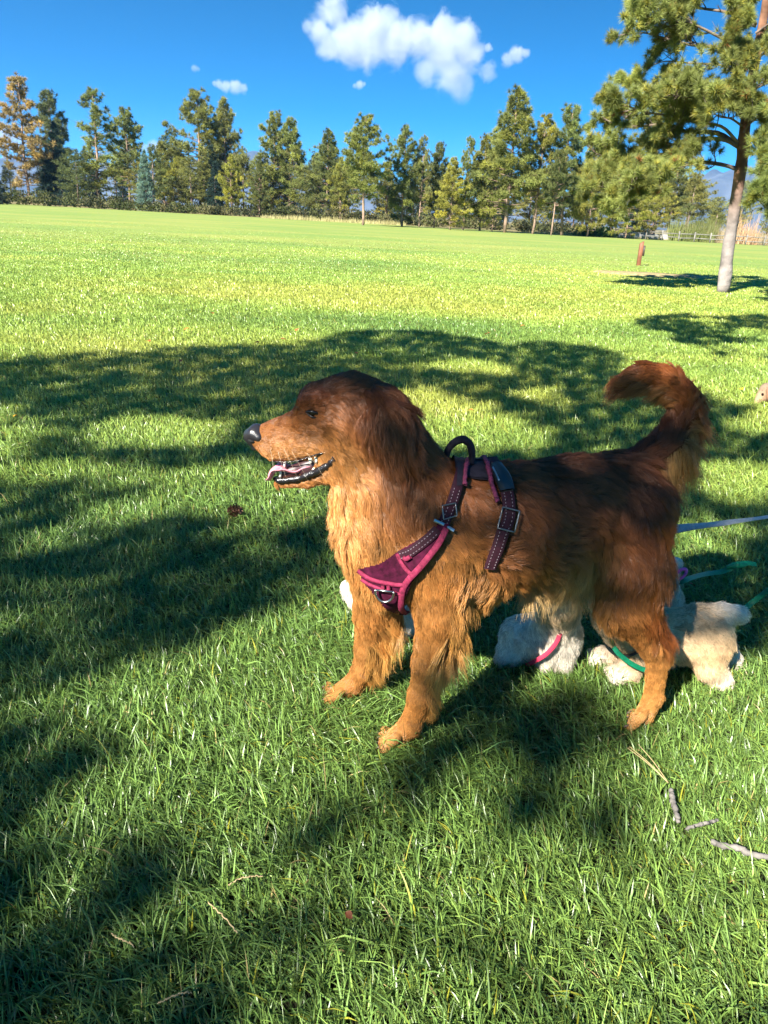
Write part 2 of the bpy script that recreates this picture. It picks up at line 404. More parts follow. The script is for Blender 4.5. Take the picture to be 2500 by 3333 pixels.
def far_tree(px, pybase, pytop, k, label, tint=(1, 1, 1), wide=1.0, Y=None, name='pine_tree', cat='tree', group='pines along the far edge of the lawn', rs=random.Random(4)):
    """px.. in the 1659-wide view of the photograph"""
    g = gnd(px*1.507, pybase*1.507)
    if Y is None: Y = g[1]
    base = atY(px*1.507, pybase*1.507, Y); base[2] = -.05
    top = atY(px*1.507, pytop*1.507, Y)
    H0, (tm, fm) = KINDS[k]
    s = (top[2]+.05)/(H0*.985)
    e = empty(name, base, rs.uniform(0, 6.28)); e.scale = (s*wide, s*wide, s)
    tag(e, label, cat, group)
    t = bpy.data.objects.new('trunk', tm); link(t, e); t.color = (*tint, 1)
    c = bpy.data.objects.new('crown', fm); link(c, e); c.color = (*tint, 1)
    return e
Yw = (1.35, 1.30, .75); DK = (.60, .66, .68); LT = (1.25, 1.25, 1.0); OL = (1.15, 1.12, .8); N_ = (1, 1, 1)
FT = [
 (-18, 440, 300, 's1', 'dark tree cut by the left edge of the photo', DK, 1.0),
 (66, 440, 176, 'b1', 'bronze-needled thinning pine, leftmost tall tree of the treeline', N_, 1.0),
 (122, 438, 205, 'p1', 'dark green pine rising behind the blue-black spruce', DK, .95),
 (128, 443, 268, 's1', 'blue-black dense conical spruce between bronze pine and sparse pine', (.85, 1, 1.05), 1.1),
 (216, 448, 203, 'p6', 'tall sparse pine with bare lower trunk right of the dark spruce', (.95, 1.05, .9), 1.15),
 (281, 450, 243, 'p2', 'round-topped pine standing behind the pale little spruce', (.9, 1, .85), .85),
 (317, 455, 326, 's2', 'small pale blue-green spruce with a neat cone shape', (1.35, 1.4, 1.45), .95),
 (357, 455, 312, 'p3', 'short olive pine just right of the pale spruce', OL, 1.0),
 (388, 457, 345, 'p5', 'low bushy yellow-green pine at the foot of the tall twin-topped pine', Yw, .8),
 (436, 459, 207, 'p2', 'tallest pine of the left half, broad olive crown over a clear trunk', (1, 1, .8), 1.0),
 (493, 462, 222, 'p1', 'narrow pointed pine close beside the tallest left-hand pine', N_, .8),
 (500, 465, 338, 'p3', 'short yellow-green pine before the narrow pointed pine', Yw, .95),
 (586, 468, 250, 'p1', 'left one of two pointed pines with joined crowns', (1, 1.05, .9), .95),
 (624, 470, 262, 'p3', 'right one of two pointed pines with joined crowns', (.95, 1.05, .9), 1.05),
 (560, 469, 352, 'p3', 'low dark pine filling the foot of the joined pointed pines', DK, .9),
 (705, 475, 288, 'p1', 'slim dark pine left of the broad bright pine', (.75, .85, .85), .95),
 (735, 478, 345, 'p3', 'olive short pine leaning into the broad bright pine', OL, 1.0),
 (784, 486, 257, 'p2', 'broad bright pine with pale bare trunk in mid treeline', (1.05, 1.1, .85), 1.0),
 (868, 489, 278, 'p3', 'dense dark pine right of the broad bright pine', (.75, .85, .8), .95),
 (905, 491, 301, 'p6', 'thin spindly pine, first of two before the yellowish pine', N_, .7),
 (937, 492, 314, 'p1', 'thin dark pine, second of two before the yellowish pine', DK, .75),
 (972, 496, 345, 'p3', 'yellowish dense pine with short pale trunk showing', (1.4, 1.28, .75), 1.05),
 (1000, 497, 303, 'p6', 'spiky thin-topped pine above the yellowish pine', (.9, 1, .9), .75),
 (1036, 498, 300, 'p1', 'olive pine shoulder to shoulder with the highest pine', OL, .95),
 (1090, 502, 204, 'p1', 'highest pine of the whole line with a pale straight trunk', (.95, 1, .8), 1.05),
 (1062, 500, 330, 'p5', 'low olive pine at the left foot of the highest pine', OL, .62),
 (1150, 505, 258, 'p2', 'yellow-green broad pine right of the highest pine', (1.3, 1.2, .75), .85),
 (1213, 508, 238, 'p1', 'blue-green pine with slanting dark trunks', (.8, .95, .95), 1.0),
 (1190, 508, 330, 'p4', 'dark pine with bare stem between yellow-green and blue-green pines', DK, .8),
 (1268, 511, 296, 'p5', 'yellow-olive wide pine left of the big near pine branches', (1.3, 1.18, .75), .66),
 (1315, 512, 330, 'p2', 'olive pine seen below the tips of the near pine', OL, .9),
 (1350, 515, 372, 'p5', 'wide low yellow-green pine above the white wall', Yw, 1.0),
 (1405, 516, 385, 'p5', 'wide low pine with forked pale trunks behind the signpost', (1.25, 1.15, .8), 1.0),
 (1440, 514, 350, 'p1', 'dark pine behind the fork-trunked low pine', DK, 1.0),
 (1477, 506, 390, 'p4', 'open-crowned pine with thick pale trunk behind the rail fence', (1.25, 1.2, .8), 1.3),
 (1540, 505, 428, 'p4', 'small open pine between thick pale trunk and near pine trunk', OL, 1.3),
 (1592, 507, 395, 'p5', 'rounded light pine right behind the near pine trunk', (1.2, 1.2, .8), .9),
 (1645, 508, 355, 'p3', 'dense pine above the fence at the right edge of the photo', (.9, 1, .8), 1.2),
]
for i, (px, pb, pt, k_, lab, tint, wd) in enumerate(FT):
    far_tree(px, pb, pt, k_, lab, tint, wd)

# the wood behind the front row: too many and too tangled to tell apart
def build_wood():
    rs = random.Random(8); nrs = np.random.RandomState(3)
    V = []; T = []; C = []; nv = 0; bt = MB()
    keys = ['p1', 'p3', 'p5', 'p4', 's1']
    for i in range(80):
        ang = R(rs.uniform(-38, 38)) if i >= 50 else R(-34+68*i/49+rs.uniform(-.6, .6))
        D = rs.uniform(118, 150)-12*math.sin(ang)
        x, y = D*math.tan(ang), D
        y = D-8*math.tan(ang)
        k_ = rs.choice(keys); H0, (tm, fm) = KINDS[k_]
        co = np.empty(len(fm.vertices)*3, np.float32); fm.vertices.foreach_get('co', co); co = co.reshape(-1, 3)
        cc = np.empty(len(fm.vertices)*4, np.float32); fm.attributes['col'].data.foreach_get('color', cc); cc = cc.reshape(-1, 4)[:, :3]
        keep = np.repeat(nrs.rand(len(co)//3) < .5, 3); co = co[keep]; cc = cc[keep]
        s = (rs.uniform(6.5, 10.0) if not 19.5 < math.degrees(ang) < 27 else rs.uniform(3.5, 4.6))/H0*(1 if rs.random() > .15 else 1.25); a = rs.uniform(0, 6.28)
        ca, sa = math.cos(a), math.sin(a)
        v = np.stack([co[:, 0]*ca-co[:, 1]*sa, co[:, 0]*sa+co[:, 1]*ca, co[:, 2]], 1)*s*np.array([1.25, 1.25, 1])+[x, y, 0]
        V.append(v); T.append(np.arange(len(v)).reshape(-1, 3)+nv); nv += len(v); C.append(cc*np.array(rs.choice([(.6, .7, .75), (.9, .9, .8), (1.1, 1, .8)])))
        bt.tube([[x, y, 0], [x+rs.uniform(-.3, .3), y, s*H0*.8]], [.2, .06], 5, col=(.2, .15, .12))
    # undergrowth along the foot of the trees
    for i in range(620):
        ang = R(rs.uniform(-40, 30)); D = rs.uniform(103, 116)-6*math.sin(ang)
        x, y = D*math.tan(ang), D-8*math.tan(ang)*.9
        if x > 22: continue
        h = rs.uniform(.3, 1.0)+1.3*float(fbm(np.array(x), np.array(y), .12, 3, 2)); m = 26
        if fbm(np.array(x), np.array(y), .3, 13, 2) < .42: continue
        c = np.array([x, y, h*.5])+nrs.randn(m, 3)*[.7, .5, h*.28]; c[:, 2] = np.abs(c[:, 2])
        v, t, col = needle_tris(c, np.tile([0, 0, 1.], (m, 1)), 5, .45, .16, nrs, 1, np.array(rs.choice([(.05, .06, .02), (.09, .10, .03), (.13, .12, .05), (.03, .035, .015)])), .4)
        V.append(v); T.append(t+nv); nv += len(v); C.append(col)
    o = mobj('woods', np.concatenate(V), np.concatenate(T), M_needle_far, smooth=False, attrs={'col': np.concatenate(C)})
    tag(o, 'tangled dark wood behind the front row of pines', 'woods', kind='stuff')
    b = bt.obj('stems', M_bark_far, o); tag(b, kind='stuff')
build_wood()
# ------------------------------------------------------------------ the pine at the right, at 15 m
def grow_pine(name, base, trunk, trad, boughs, label, seed, green, tufts_per=1.0, extra=None, nl=.13, cat='tree', group=None):
    rs = np.random.RandomState(seed); e = empty(name, base); tag(e, label, cat, group)
    tb = MB(); tp = spline(trunk, 46); r = lerp1(trad, 46)*(1+.05*rs.randn(46)); 
    # flaking plates: pale grey at the foot, orange brown above
    n = 20; t0 = MB(); t0.tube(tp, r, n)
    v = np.concatenate(t0.v); cen = np.concatenate([np.repeat(tp, n, 0), tp[:1], tp[-1:]]); rel = v-cen
    nz = np.array([mnoise.noise(Vector((a*9, b*9, c*2.2))) for a, b, c in v]); v = cen+rel*(1+.14*nz)[:, None]
    hz = np.clip((v[:, 2]-1.15)/.9, 0, 1)[:, None]
    c_lo = np.array([.235, .205, .19]); c_hi = np.array([.20, .105, .065])
    pl = np.array([mnoise.noise(Vector((a*7, b*7, c*3+5))) for a, b, c in v])[:, None]
    colr = (c_lo*(1-hz)+c_hi*hz)*(1+.55*pl)
    tb.add(v, np.concatenate(t0.f4), np.concatenate(t0.f3), colr)
    tb.obj('trunk', M_bark, e)
    bb = MB(); T = []; TD = []; bc = (.17, .13, .105)
    def twig(p, d, L, r0, lvl, leafy=1.0):
        m = 6; pts = [p]; dd = d.copy(); 
        for i in range(m):
            dd = unit(dd+rs.randn(3)*.13+np.array([0, 0, .10 if lvl else .03])); pts.append(pts[-1]+dd*L/m)
        pts = np.array(pts); bb.tube(pts, lerp1([r0, r0*.4], m+1), 5 if r0 > .012 else 3, col=np.array(bc)*rs.uniform(.7, 1.2), cap=False)
        if lvl < 2:
            k = rs.randint(3, 6) if lvl == 0 else rs.randint(2, 5)
            for i in range(k):
                u = rs.uniform(.25, 1); q = pts[min(m, int(u*m))]
                side = unit(np.cross(dd, rs.randn(3))); twig(q, unit(dd*.8+side*rs.uniform(.4, .9)+[0, 0, .15]), L*rs.uniform(.35, .6), r0*.5, lvl+1, leafy)
        if rs.rand() < leafy:
            for q in ((m,) if lvl == 0 else (m, m-1)):
                T.append(pts[q]); TD.append(dd)
            if lvl > 0 and rs.rand() < .6: T.append(pts[m-2]); TD.append(dd)
    for (pts, r0, leaf, dens) in boughs:
        P_ = spline(pts, 24); bb.tube(P_, lerp1([r0, r0*.75, r0*.45, r0*.2], 24), 8, col=np.array(bc)*1.15, cap=False)
        Ltot = np.linalg.norm(np.diff(P_, axis=0), axis=1).sum()
        m = int(dens*Ltot*9)
        for i in range(m):
            u = rs.uniform(.22, 1.0)**.85; k = min(22, int(u*23)); d = unit(P_[k+1]-P_[k])
            side = unit(np.cross(d, rs.randn(3))*[1, 1, .7]+[0, 0, .12]); L = rs.uniform(.22, .55)*(1.15-.4*u)
            twig(P_[k], unit(d*.7+side*.9), L, .011, 0 if rs.rand() < .45 else 1, leaf if u > .35 else leaf*.5)
        T.append(P_[-1]); TD.append(unit(P_[-1]-P_[-2]))
    bb.obj('boughs', M_bark, e)
    T = np.array(T); TD = unit(np.array(TD)+np.array([0, 0, .12])); g = np.array(green)
    cl = np.array([mnoise.noise(Vector(p*1.4)) for p in T])[:, None]
    col = g*(1+.5*cl)*rs.uniform(.7, 1.3, (len(T), 1))
    yl = rs.rand(len(T)) < .16; col[yl] *= np.array([1.55, 1.25, .8])
    dead = rs.rand(len(T)) < .012; col[dead] = (.30, .12, .04)
    V, F, C = needle_tris(T-TD*.03, TD, 46, nl, .0075, rs, .78, col, .3)
    mobj('crown', V, F, M_needle, e, smooth=False, attrs={'col': C}); print(name, len(T))
    return e
def near_pines():
    Y = 15.44; q = lambda x, y, dY=0: P_(x, y, Y+dY)
    P_ = lambda x, y, YY: atY(x, y, YY)
    tr = [q(2354, 953), q(2374, 784), q(2398, 633), q(2418, 497), q(2422, 437), q(2440, 300), q(2472, 130), q(2494, 0), q(2512, -160), q(2528, -380)]
    trad = [.125, .108, .102, .108, .098, .082, .072, .060, .045, .012]
    c = lambda a: [(1800+x/2.329, y/2.329) for x, y in a]
    L = [
     (c([(1385, 1275), (1250, 1240), (1050, 1222), (850, 1240), (650, 1310), (500, 1390)]), .034, .95, (0, -.8), 1.25),
     (c([(1395, 1290), (1280, 1255), (1100, 1240), (900, 1290), (700, 1380), (560, 1450)]), .022, .8, (0, -1.3), 1.25),
     (c([(1400, 1110), (1300, 1060), (1120, 1050), (1000, 1080), (850, 1110), (650, 1180), (450, 1260), (330, 1290)]), .040, 1, (0, -.2), 1.3),
     (c([(1150, 1235), (900, 1260), (650, 1400), (520, 1500), (400, 1530)]), .016, 1, (-.5, -.5), 1.25),
     (c([(1000, 1080), (800, 1180), (620, 1330), (450, 1420), (300, 1400)]), .016, 1, (-.5, -.4), 1.25),
     (c([(900, 1110), (650, 1150), (450, 1200), (300, 1150)]), .016, 1, (.5, .7), 1.3),
     (c([(1390, 1100), (1250, 1010), (1050, 1000), (960, 985), (860, 940), (740, 950), (600, 960), (450, 930), (360, 880)]), .046, 1, (0, .5), 1.25),
     (c([(1400, 1080), (1280, 960), (1100, 930), (900, 880), (700, 850), (540, 800), (400, 800)]), .030, 1, (0, -.9), 1.2),
     (c([(1440, 760), (1380, 780), (1200, 830), (1000, 800), (800, 780), (650, 700), (540, 600)]), .036, 1, (0, .3), 1.25),
     (c([(1450, 720), (1300, 700), (1150, 720), (1000, 740), (850, 700)]), .026, 1, (0, -1.0), 1.2),
     (c([(1480, 600), (1300, 500), (1050, 480), (850, 465), (700, 520)]), .026, .35, (0, .2), .55),
     (c([(1490, 420), (1250, 360), (1050, 340), (880, 300), (700, 250), (560, 260)]), .034, 1, (0, .3), 1.25),
     (c([(1500, 400), (1300, 300), (1100, 200), (900, 120), (760, 130), (600, 120)]), .030, 1, (0, -.6), 1.3),
     (c([(1540, 200), (1350, 100), (1100, 60), (900, 20), (700, 0), (580, 20)]), .028, 1, (0, .4), 1.3),
     (c([(1570, 0), (1350, -60), (1100, -80), (850, -100), (650, -90)]), .026, 1, (0, -.3), 1.3),
     (c([(1600, -200), (1400, -260), (1150, -260), (950, -260)]), .022, 1, (0, .3), 1.2),
     (c([(1430, 1050), (1470, 960), (1540, 900), (1620, 850), (1720, 800)]), .026, 1, (0, -.5), 1.3),
     (c([(1440, 1080), (1520, 1060), (1640, 1050), (1800, 1020)]), .028, .9, (0, .4), 1.0),
     (c([(1480, 700), (1600, 640), (1720, 600), (1850, 590)]), .028, 1, (0, -.6), 1.3),
     (c([(1500, 500), (1580, 420), (1680, 360), (1800, 300)]), .028, 1, (0, .5), 1.3),
     (c([(1540, 250), (1640, 180), (1760, 120)]), .026, 1, (0, -.4), 1.3),
     (c([(1430, 900), (1400, 820), (1440, 760), (1500, 700)]), .022, 1, (0, -1.3), 1.4),
     (c([(1440, 960), (1350, 900), (1250, 880), (1180, 800)]), .022, 1, (0, -1.5), 1.2),
     (c([(1480, 640), (1400, 560), (1420, 480)]), .022, 1, (0, -1.2), 1.3),
     (c([(1500, 380), (1420, 300), (1400, 180)]), .022, 1, (0, -1.2), 1.3),
     (c([(1540, 180), (1450, 60), (1400, -40)]), .022, 1, (0, -1.1), 1.3),
     (c([(1440, 1000), (1500, 900), (1450, 820)]), .022, 1, (0, 1.4), 1.0),
     (c([(1500, 520), (1400, 420), (1300, 380)]), .022, 1, (0, 1.5), 1.0),
    ]
    B = []
    for pts, r0, leaf, (_, dY), dens in L:
        n = len(pts); B.append(([q(x, y, dY*(i/(n-1))) for i, (x, y) in enumerate(pts)], r0, leaf, dens))
    base = q(2354, 953)*[1, 1, 0]
    tr[0] = base-[0, 0, .05]
    grow_pine('ponderosa_pine', base, tr, trad, B, 'big near pine at right with grey-footed orange trunk and bough sweeping left', 5, (.205, .235, .062))
    # a second pine whose branches reach in at the right edge
    Y2 = 13.0; q2 = lambda x, y, dY=0: atY(x, y, Y2+dY)
    b2 = q2(2680, 1060)*[1, 1, 0]
    tr2 = [b2-[0, 0, .05], b2+[.05, 0, 1.2], b2+[.1, 0, 2.6], b2+[.12, .05, 4.2], b2+[.15, 0, 6]]
    B2 = []
    rs = np.random.RandomState(2)
    for (x, y, z0, dY) in [(2462, 610, 1.9, -.6), (2475, 680, 1.6, -.3), (2490, 560, 2.0, .6), (2470, 520, 2.3, .2), (2500, 640, 1.8, -1), (2520, 480, 2.6, -.4), (2530, 380, 3.0, .3), (2560, 300, 3.4, -.5), (2540, 420, 2.8, .9), (2860, 500, 2.4, .2), (2900, 620, 2.0, -.5), (2880, 350, 3.2, .4), (2480, 590, 2.1, 1.2)]:
        a = b2+[.08, 0, z0]; c2 = q2(x, y, dY); B2.append(([a, (a+c2)/2+[0, 0, .12], c2], .022, 1, 1.5))
    grow_pine('ponderosa_pine', b2, tr2, [.12, .1, .085, .06, .015], B2, 'pine reaching its dark branch tips in at the right edge beyond the near trunk', 6, (.16, .20, .05))
near_pines()

# ------------------------------------------------------------------ fence, wall, signpost, weeds, soil, mountains
M_rail = mat('weathered_rail', (.20, .19, .17), rough=.85, spec=.15, noise=(3, .35, 5), bump=(30, .5, .01))
def fence():
    Y = 88.; e = empty('split_rail_fence', atY(2330, 790, Y)*[1, 1, 0]); tag(e, 'pale weathered split-rail fence running behind the near pine trunk', 'fence')
    xs = [2100, 2152, 2207, 2258, 2310, 2368, 2428, 2488, 2550, 2615]; rs = np.random.RandomState(1); H = 1.0
    g = [atY(x, 790, Y+ (x-2330)*.004)*[1, 1, 0] for x in xs]
    for p in g:
        mb = MB(); mb.box(p+[0, 0, .5], (.13, .11, 1.0), rz=rs.uniform(-.2, .2), ry=rs.uniform(-.06, .1)); mb.obj('post', M_rail, e)
    for i in range(len(g)-1):
        for z in (.34, .78):
            a, b = g[i]+[0, -.02, z+rs.uniform(-.05, .05)], g[i+1]+[0, .02, z+rs.uniform(-.05, .05)]; d = (b-a)*.04
            mb = MB(); mb.tube([a-d, a*.7+b*.3, a*.3+b*.7, b+d], [.04, .055, .055, .04], 6); mb.obj('rail', M_rail, e)
fence()
e = empty('low_wall', atY(2085, 780, 93)*[1, 1, 0]); tag(e, 'low whitewashed wall seen between trunks left of the rail fence', 'wall')
M_wall = mat('whitewash', (.40, .39, .37), rough=.9, spec=.1, noise=(1.2, .2, 4), bump=(12, .3, .01))
for x0, x1, h in ((1986, 2031, .62), (2035, 2096, .58), (2100, 2142, .50), (2147, 2184, .55)):
    a = atY(x0, 780, 93.); b = atY(x1, 780, 93.); mb = MB(); mb.box([(a[0]+b[0])/2, 93, h/2-.02], (b[0]-a[0], .4, h)); 
    o = mb.obj('wall_section', M_wall, e, smooth=False); bv = o.modifiers.new('bevel', 'BEVEL'); bv.width = .05
    mb = MB(); mb.box([(a[0]+b[0])/2, 93, h+.03], (b[0]-a[0]+.02, .5, .07)); mb.obj('coping', M_wall, e, smooth=False)
# brown signpost, its board seen edge on
base = gnd(2078, 862); e = empty('signpost', base); tag(e, 'short brown wooden signpost standing alone on the lawn, board seen edge-on', 'signpost')
M_sign = mat('brown_paint', (.21, .085, .045), rough=.6, spec=.3, noise=(6, .3, 4), bump=(25, .4, .003))
bm = bpy.data.meshes.new('post'); w = .055; h1, h2 = .70, .62
v = np.array([[-w, -w, -.05], [w, -w, -.05], [w, w, -.05], [-w, w, -.05], [-w, -w, h2], [w, -w, h1], [w, w, h1], [-w, w, h2]])
o = mobj('post', v, [[0, 3, 2, 1], [4, 5, 6, 7], [0, 1, 5, 4], [1, 2, 6, 5], [2, 3, 7, 6], [3, 0, 4, 7]], M_sign, e, smooth=False, world=False); bv = o.modifiers.new('bevel', 'BEVEL'); bv.width = .008
mb = MB(); mb.box((w+.022, .06, .42), (.040, .34, .30)); o = mb.obj('board', mat('dark_board', (.05, .035, .03), rough=.5), e, smooth=False, world=False)
# worn bare strip near the pine
def soil():
    cx, cy = gnd(2125, 893)[:2]; n = 64; a = np.arange(n)*2*math.pi/n; rad = 1+.25*np.array([mnoise.noise(Vector((math.cos(t)*2, math.sin(t)*2, 3))) for t in a])
    pts = np.stack([cx+1.45*rad*np.cos(a), cy+.62*rad*np.sin(a), a*0+.014], 1); ring2 = pts.copy(); ring2[:, :2] = (ring2[:, :2]-[cx, cy])*1.12+[cx, cy]; ring2[:, 2] = -.03
    v = np.concatenate([pts, [[cx, cy, .018]], ring2]); k = np.arange(n); k2 = (k+1) % n
    o = mobj('bare_soil', v, [np.stack([k, k2, k*0+n], 1), np.stack([n+1+k, n+1+k2, k2, k], 1)], mat('dry_soil', (.34, .27, .13), rough=.95, spec=.1, noise=(9, .45, 6), bump=(30, .6, .02))); tag(o, kind='structure')
soil()
def weeds():
    rs = np.random.RandomState(12); V = []; F = []; C = []; n = 0
    def patch(x0, x1, ypx, Y0, Y1, h, cnt, col, w=.05):
        nonlocal n
        m = cnt; Yp = rs.uniform(Y0, Y1, m); xp = rs.uniform(x0, x1, m); b = np.array([atY(a, 760, yy)*[1, 1, 0] for a, yy in zip(xp, Yp)])
        hh = h*rs.uniform(.5, 1.2, m)*(.5+vnoise(b[:, 0], b[:, 1], .9, 3)); d = np.stack([rs.randn(m)*.22, rs.randn(m)*.22, np.ones(m)], 1)
        s = np.stack([np.ones(m), rs.randn(m)*.4, np.zeros(m)], 1)*w
        v = np.stack([b-s/2, b+s/2, b+d*hh[:, None]], 1).reshape(-1, 3); V.append(v); F.append(np.arange(len(v)).reshape(-1, 3)+n); n += len(v)
        C.append(np.repeat(np.array(col)*rs.uniform(.6, 1.3, (m, 1)), 3, 0))
    patch(2185, 2560, 0, 91, 99, 1.4, 2600, (.36, .29, .17)); patch(2180, 2330, 0, 90, 95, 1.9, 1500, (.15, .17, .05), .07); patch(2380, 2470, 0, 90, 93, 2.5, 300, (.5, .32, .18))
    patch(850, 1320, 0, 99, 103, .5, 1500, (.36, .32, .14)); patch(1700, 2200, 0, 91, 97, .35, 1200, (.40, .34, .16))
    o = mobj('dry_weeds', np.concatenate(V), np.concatenate(F), M_needle_far, smooth=False, attrs={'col': np.concatenate(C)}); tag(o, 'tall dry weeds along the lawn edge and fence', 'weeds', kind='stuff')
weeds()
def bush(px, w, h, label, col, Y=92):
    rs = np.random.RandomState(int(px)); b = atY(px, 775, Y)*[1, 1, 0]; e = empty('green_bush', b); tag(e, label, 'bush', 'bushes at the foot of the pines')
    m = 260; c = b+np.abs(rs.randn(m, 3))*np.sign(rs.randn(m, 3)*[1, 1, 0]+[0, 0, 1])*[w*.42, .6, h*.45]; c[:, 2] = np.minimum(c[:, 2], h)
    V, F, C = needle_tris(c, np.tile([0, 0, 1.], (m, 1)), 22, .26, .09, rs, 1, col, .4); mobj('crown', V, F, M_needle_far, e, smooth=False, attrs={'col': C})
    mb = MB()
    for i in range(7): mb.tube([b, b+[rs.randn()*w*.3, rs.randn()*.4, h*.7]], [.03, .012], 5, col=(.16, .12, .09))
    mb.obj('stems', M_bark_far, e)
bush(1955, 1.5, 1.15, 'round bright green bush just left of the white wall', (.11, .20, .055)); bush(1900, 1.1, .9, 'smaller green bush left of the round bright green bush', (.09, .16, .05))
def mountains():
    n, m = 420, 26; x = np.linspace(-4200, 5200, n); rows = []
    def ridge(x):
        b = 150+70*(fbm(x, x*0, .0011, 3, 4)-.5)*2
        return b+150*np.exp(-((x-1850)/260.)**2)*1.0+60*np.exp(-((x-1500)/400)**2)+95*np.exp(-((x+650)/500)**2)+60*np.exp(-((x+1900)/700)**2)
    R0 = ridge(x)
    V = []
    for j in range(m):
        v = j/(m-1); y = 4000+v*900; pr = math.sin(min(1, v*1.6)*math.pi/2) if v < .625 else math.cos((v-.625)/.375*math.pi/2)
        z = R0*pr*(1+.30*(fbm(x, x*0+y, .006, 6, 5)-.5)*2)-3
        V.append(np.stack([x, x*0+y, z], 1))
    V = np.concatenate(V); id_ = np.arange(n*m).reshape(m, n)
    q = np.stack([id_[:-1, :-1], id_[:-1, 1:], id_[1:, 1:], id_[1:, :-1]], -1).reshape(-1, 4)
    o = mobj('mountains', V, q, mat('mountain_rock', (.09, .10, .11), rough=.95, spec=.05, noise=(.006, .6, 8))); tag(o, kind='structure')
mountains()
HAZE = True
if HAZE:
    mb = MB(); mb.box((500, 2600, 199), (11000, 5400, 404)); m = bpy.data.materials.new('haze_air'); m.use_nodes = True; N = m.node_tree.nodes
    N.remove(N['Principled BSDF']); v = N.new('ShaderNodeVolumePrincipled'); v.inputs['Color'].default_value = (.22, .50, 1.0, 1); v.inputs['Density'].default_value = .00010; v.inputs['Anisotropy'].default_value = .2
    m.node_tree.links.new(v.outputs[0], N['Material Output'].inputs['Volume']); o = mb.obj('haze', m, smooth=False); tag(o, kind='stuff')
# ------------------------------------------------------------------ pines behind the camera that shade the near lawn
DXY = -SUN[:2]/SUN[2]                      # shadow displacement per metre of height
def to_v(x, y):
    px, py = proj(np.stack([x, y, np.zeros_like(x)], -1)); return px/1.507, py/1.507
# where the photograph shows shade on the lawn and where the sun comes through (1659-wide view)
SHADE = [
 [(-900, 800), (0, 776), (120, 768), (330, 752), (450, 748), (640, 742), (745, 716), (880, 712), (1000, 722), (1100, 748), (1150, 738), (1250, 745), (1320, 760), (1380, 790), (1500, 850), (1800, 930), (2600, 1000), (2600, 2600), (-1500, 2600), (-1500, 900)],
 [(1370, 690), (1450, 672), (1560, 655), (1680, 640), (2300, 640), (2300, 800), (1560, 770), (1480, 745), (1400, 715)],
]
LIT = [
 [(215, 905), (330, 890), (480, 900), (530, 930), (430, 965), (240, 965), (160, 940)],
 [(-200, 860), (40, 880), (120, 930), (60, 990), (260, 1000), (330, 1040), (150, 1040), (-200, 1040)],
 [(330, 1010), (470, 1000), (560, 1010), (700, 1060), (730, 1140), (640, 1160), (520, 1120), (420, 1110), (300, 1130), (140, 1150), (190, 1090), (330, 1060)],
 [(0, 1525), (190, 1460), (340, 1415), (430, 1400), (560, 1335), (650, 1300), (760, 1265), (860, 1280), (930, 1500), (860, 1580), (700, 1570), (560, 1590), (380, 1630), (200, 1610), (40, 1560)],
 [(800, 850), (920, 830), (1040, 870), (1100, 900), (1230, 960), (1050, 980), (930, 970), (850, 930)],
 [(1130, 840), (1200, 835), (1220, 860), (1150, 875)],
 [(880, 790), (1010, 770), (1130, 800), (1060, 815)],
 [(1510, 1010), (1600, 985), (1700, 990), (1700, 1060), (1560, 1090), (1490, 1060)],
 [(1560, 920), (1680, 850), (1750, 900), (1640, 950)],
 [(1500, 1130), (1600, 1120), (1650, 1160), (1560, 1200), (1480, 1190)],
 [(620, 1880), (760, 1780), (980, 1750), (1100, 1720), (1250, 1780), (1400, 1700), (1500, 1560), (1600, 1500), (1800, 1450), (2200, 1500), (2200, 2600), (500, 2600), (560, 2200), (700, 2050), (560, 1960)],
 [(1280, 1570), (1480, 1480), (1560, 1560), (1420, 1660), (1320, 1680)],
 [(60, 1700), (300, 1680), (420, 1750), (380, 1850), (180, 1860), (40, 1800)],
 [(0, 1920), (160, 1900), (240, 1960), (120, 2010), (-100, 1990)],
 [(330, 2020), (460, 1990), (520, 2080), (380, 2130)],
]
# the same on the ground under and behind the dog, in metres: light on head, chest, legs; shade over the back
G_LIT = [[(-.35, 1.26), (.02, 1.24), (.12, 1.36), (.20, 1.52), (.46, 1.57), (.60, 1.62), (.60, 1.78), (.52, 1.90), (.50, 2.10), (.42, 2.22), (.12, 2.28), (-.15, 2.3)],
         [(.57, 1.43), (.90, 1.40), (1.08, 1.70), (1.05, 1.82), (.78, 1.79), (.60, 1.76)], [(.98, 2.45), (1.25, 2.45), (1.4, 2.75), (1.05, 2.75)],
         [(1.0, 1.72), (1.5, 1.75), (1.5, 1.95), (1.05, 1.9)]]
G_SHADE = [[(.66, 1.87), (1.35, 1.92), (1.4, 2.42), (.95, 2.45), (.56, 2.4), (.58, 2.1)], [(.15, 1.15), (.19, 1.40), (.30, 1.50), (.50, 1.50), (.55, 1.38), (.52, 1.15), (.3, 1.08)]]
def shade_mask(x, y):
    vx, vy = to_v(x, y)
    vis = y > .55
    m = np.zeros(x.shape, bool)
    for p in SHADE: m |= in_poly(vx, vy, p)
    for p in LIT: m &= ~in_poly(vx, vy, p)
    st = (vx > 1340) & (vy < 800) & vis & (fbm(vx/110, vy/16, 1.0, 51, 3) < .50); m &= ~st
    m &= vis
    for p in G_LIT: m &= ~in_poly(x, y, p)
    for p in G_SHADE: m |= in_poly(x, y, p)
    m |= (y < .55) & (y > -6) & (np.abs(x) < 7) & (fbm(x, y, .9, 21, 3) > .5)
    return m
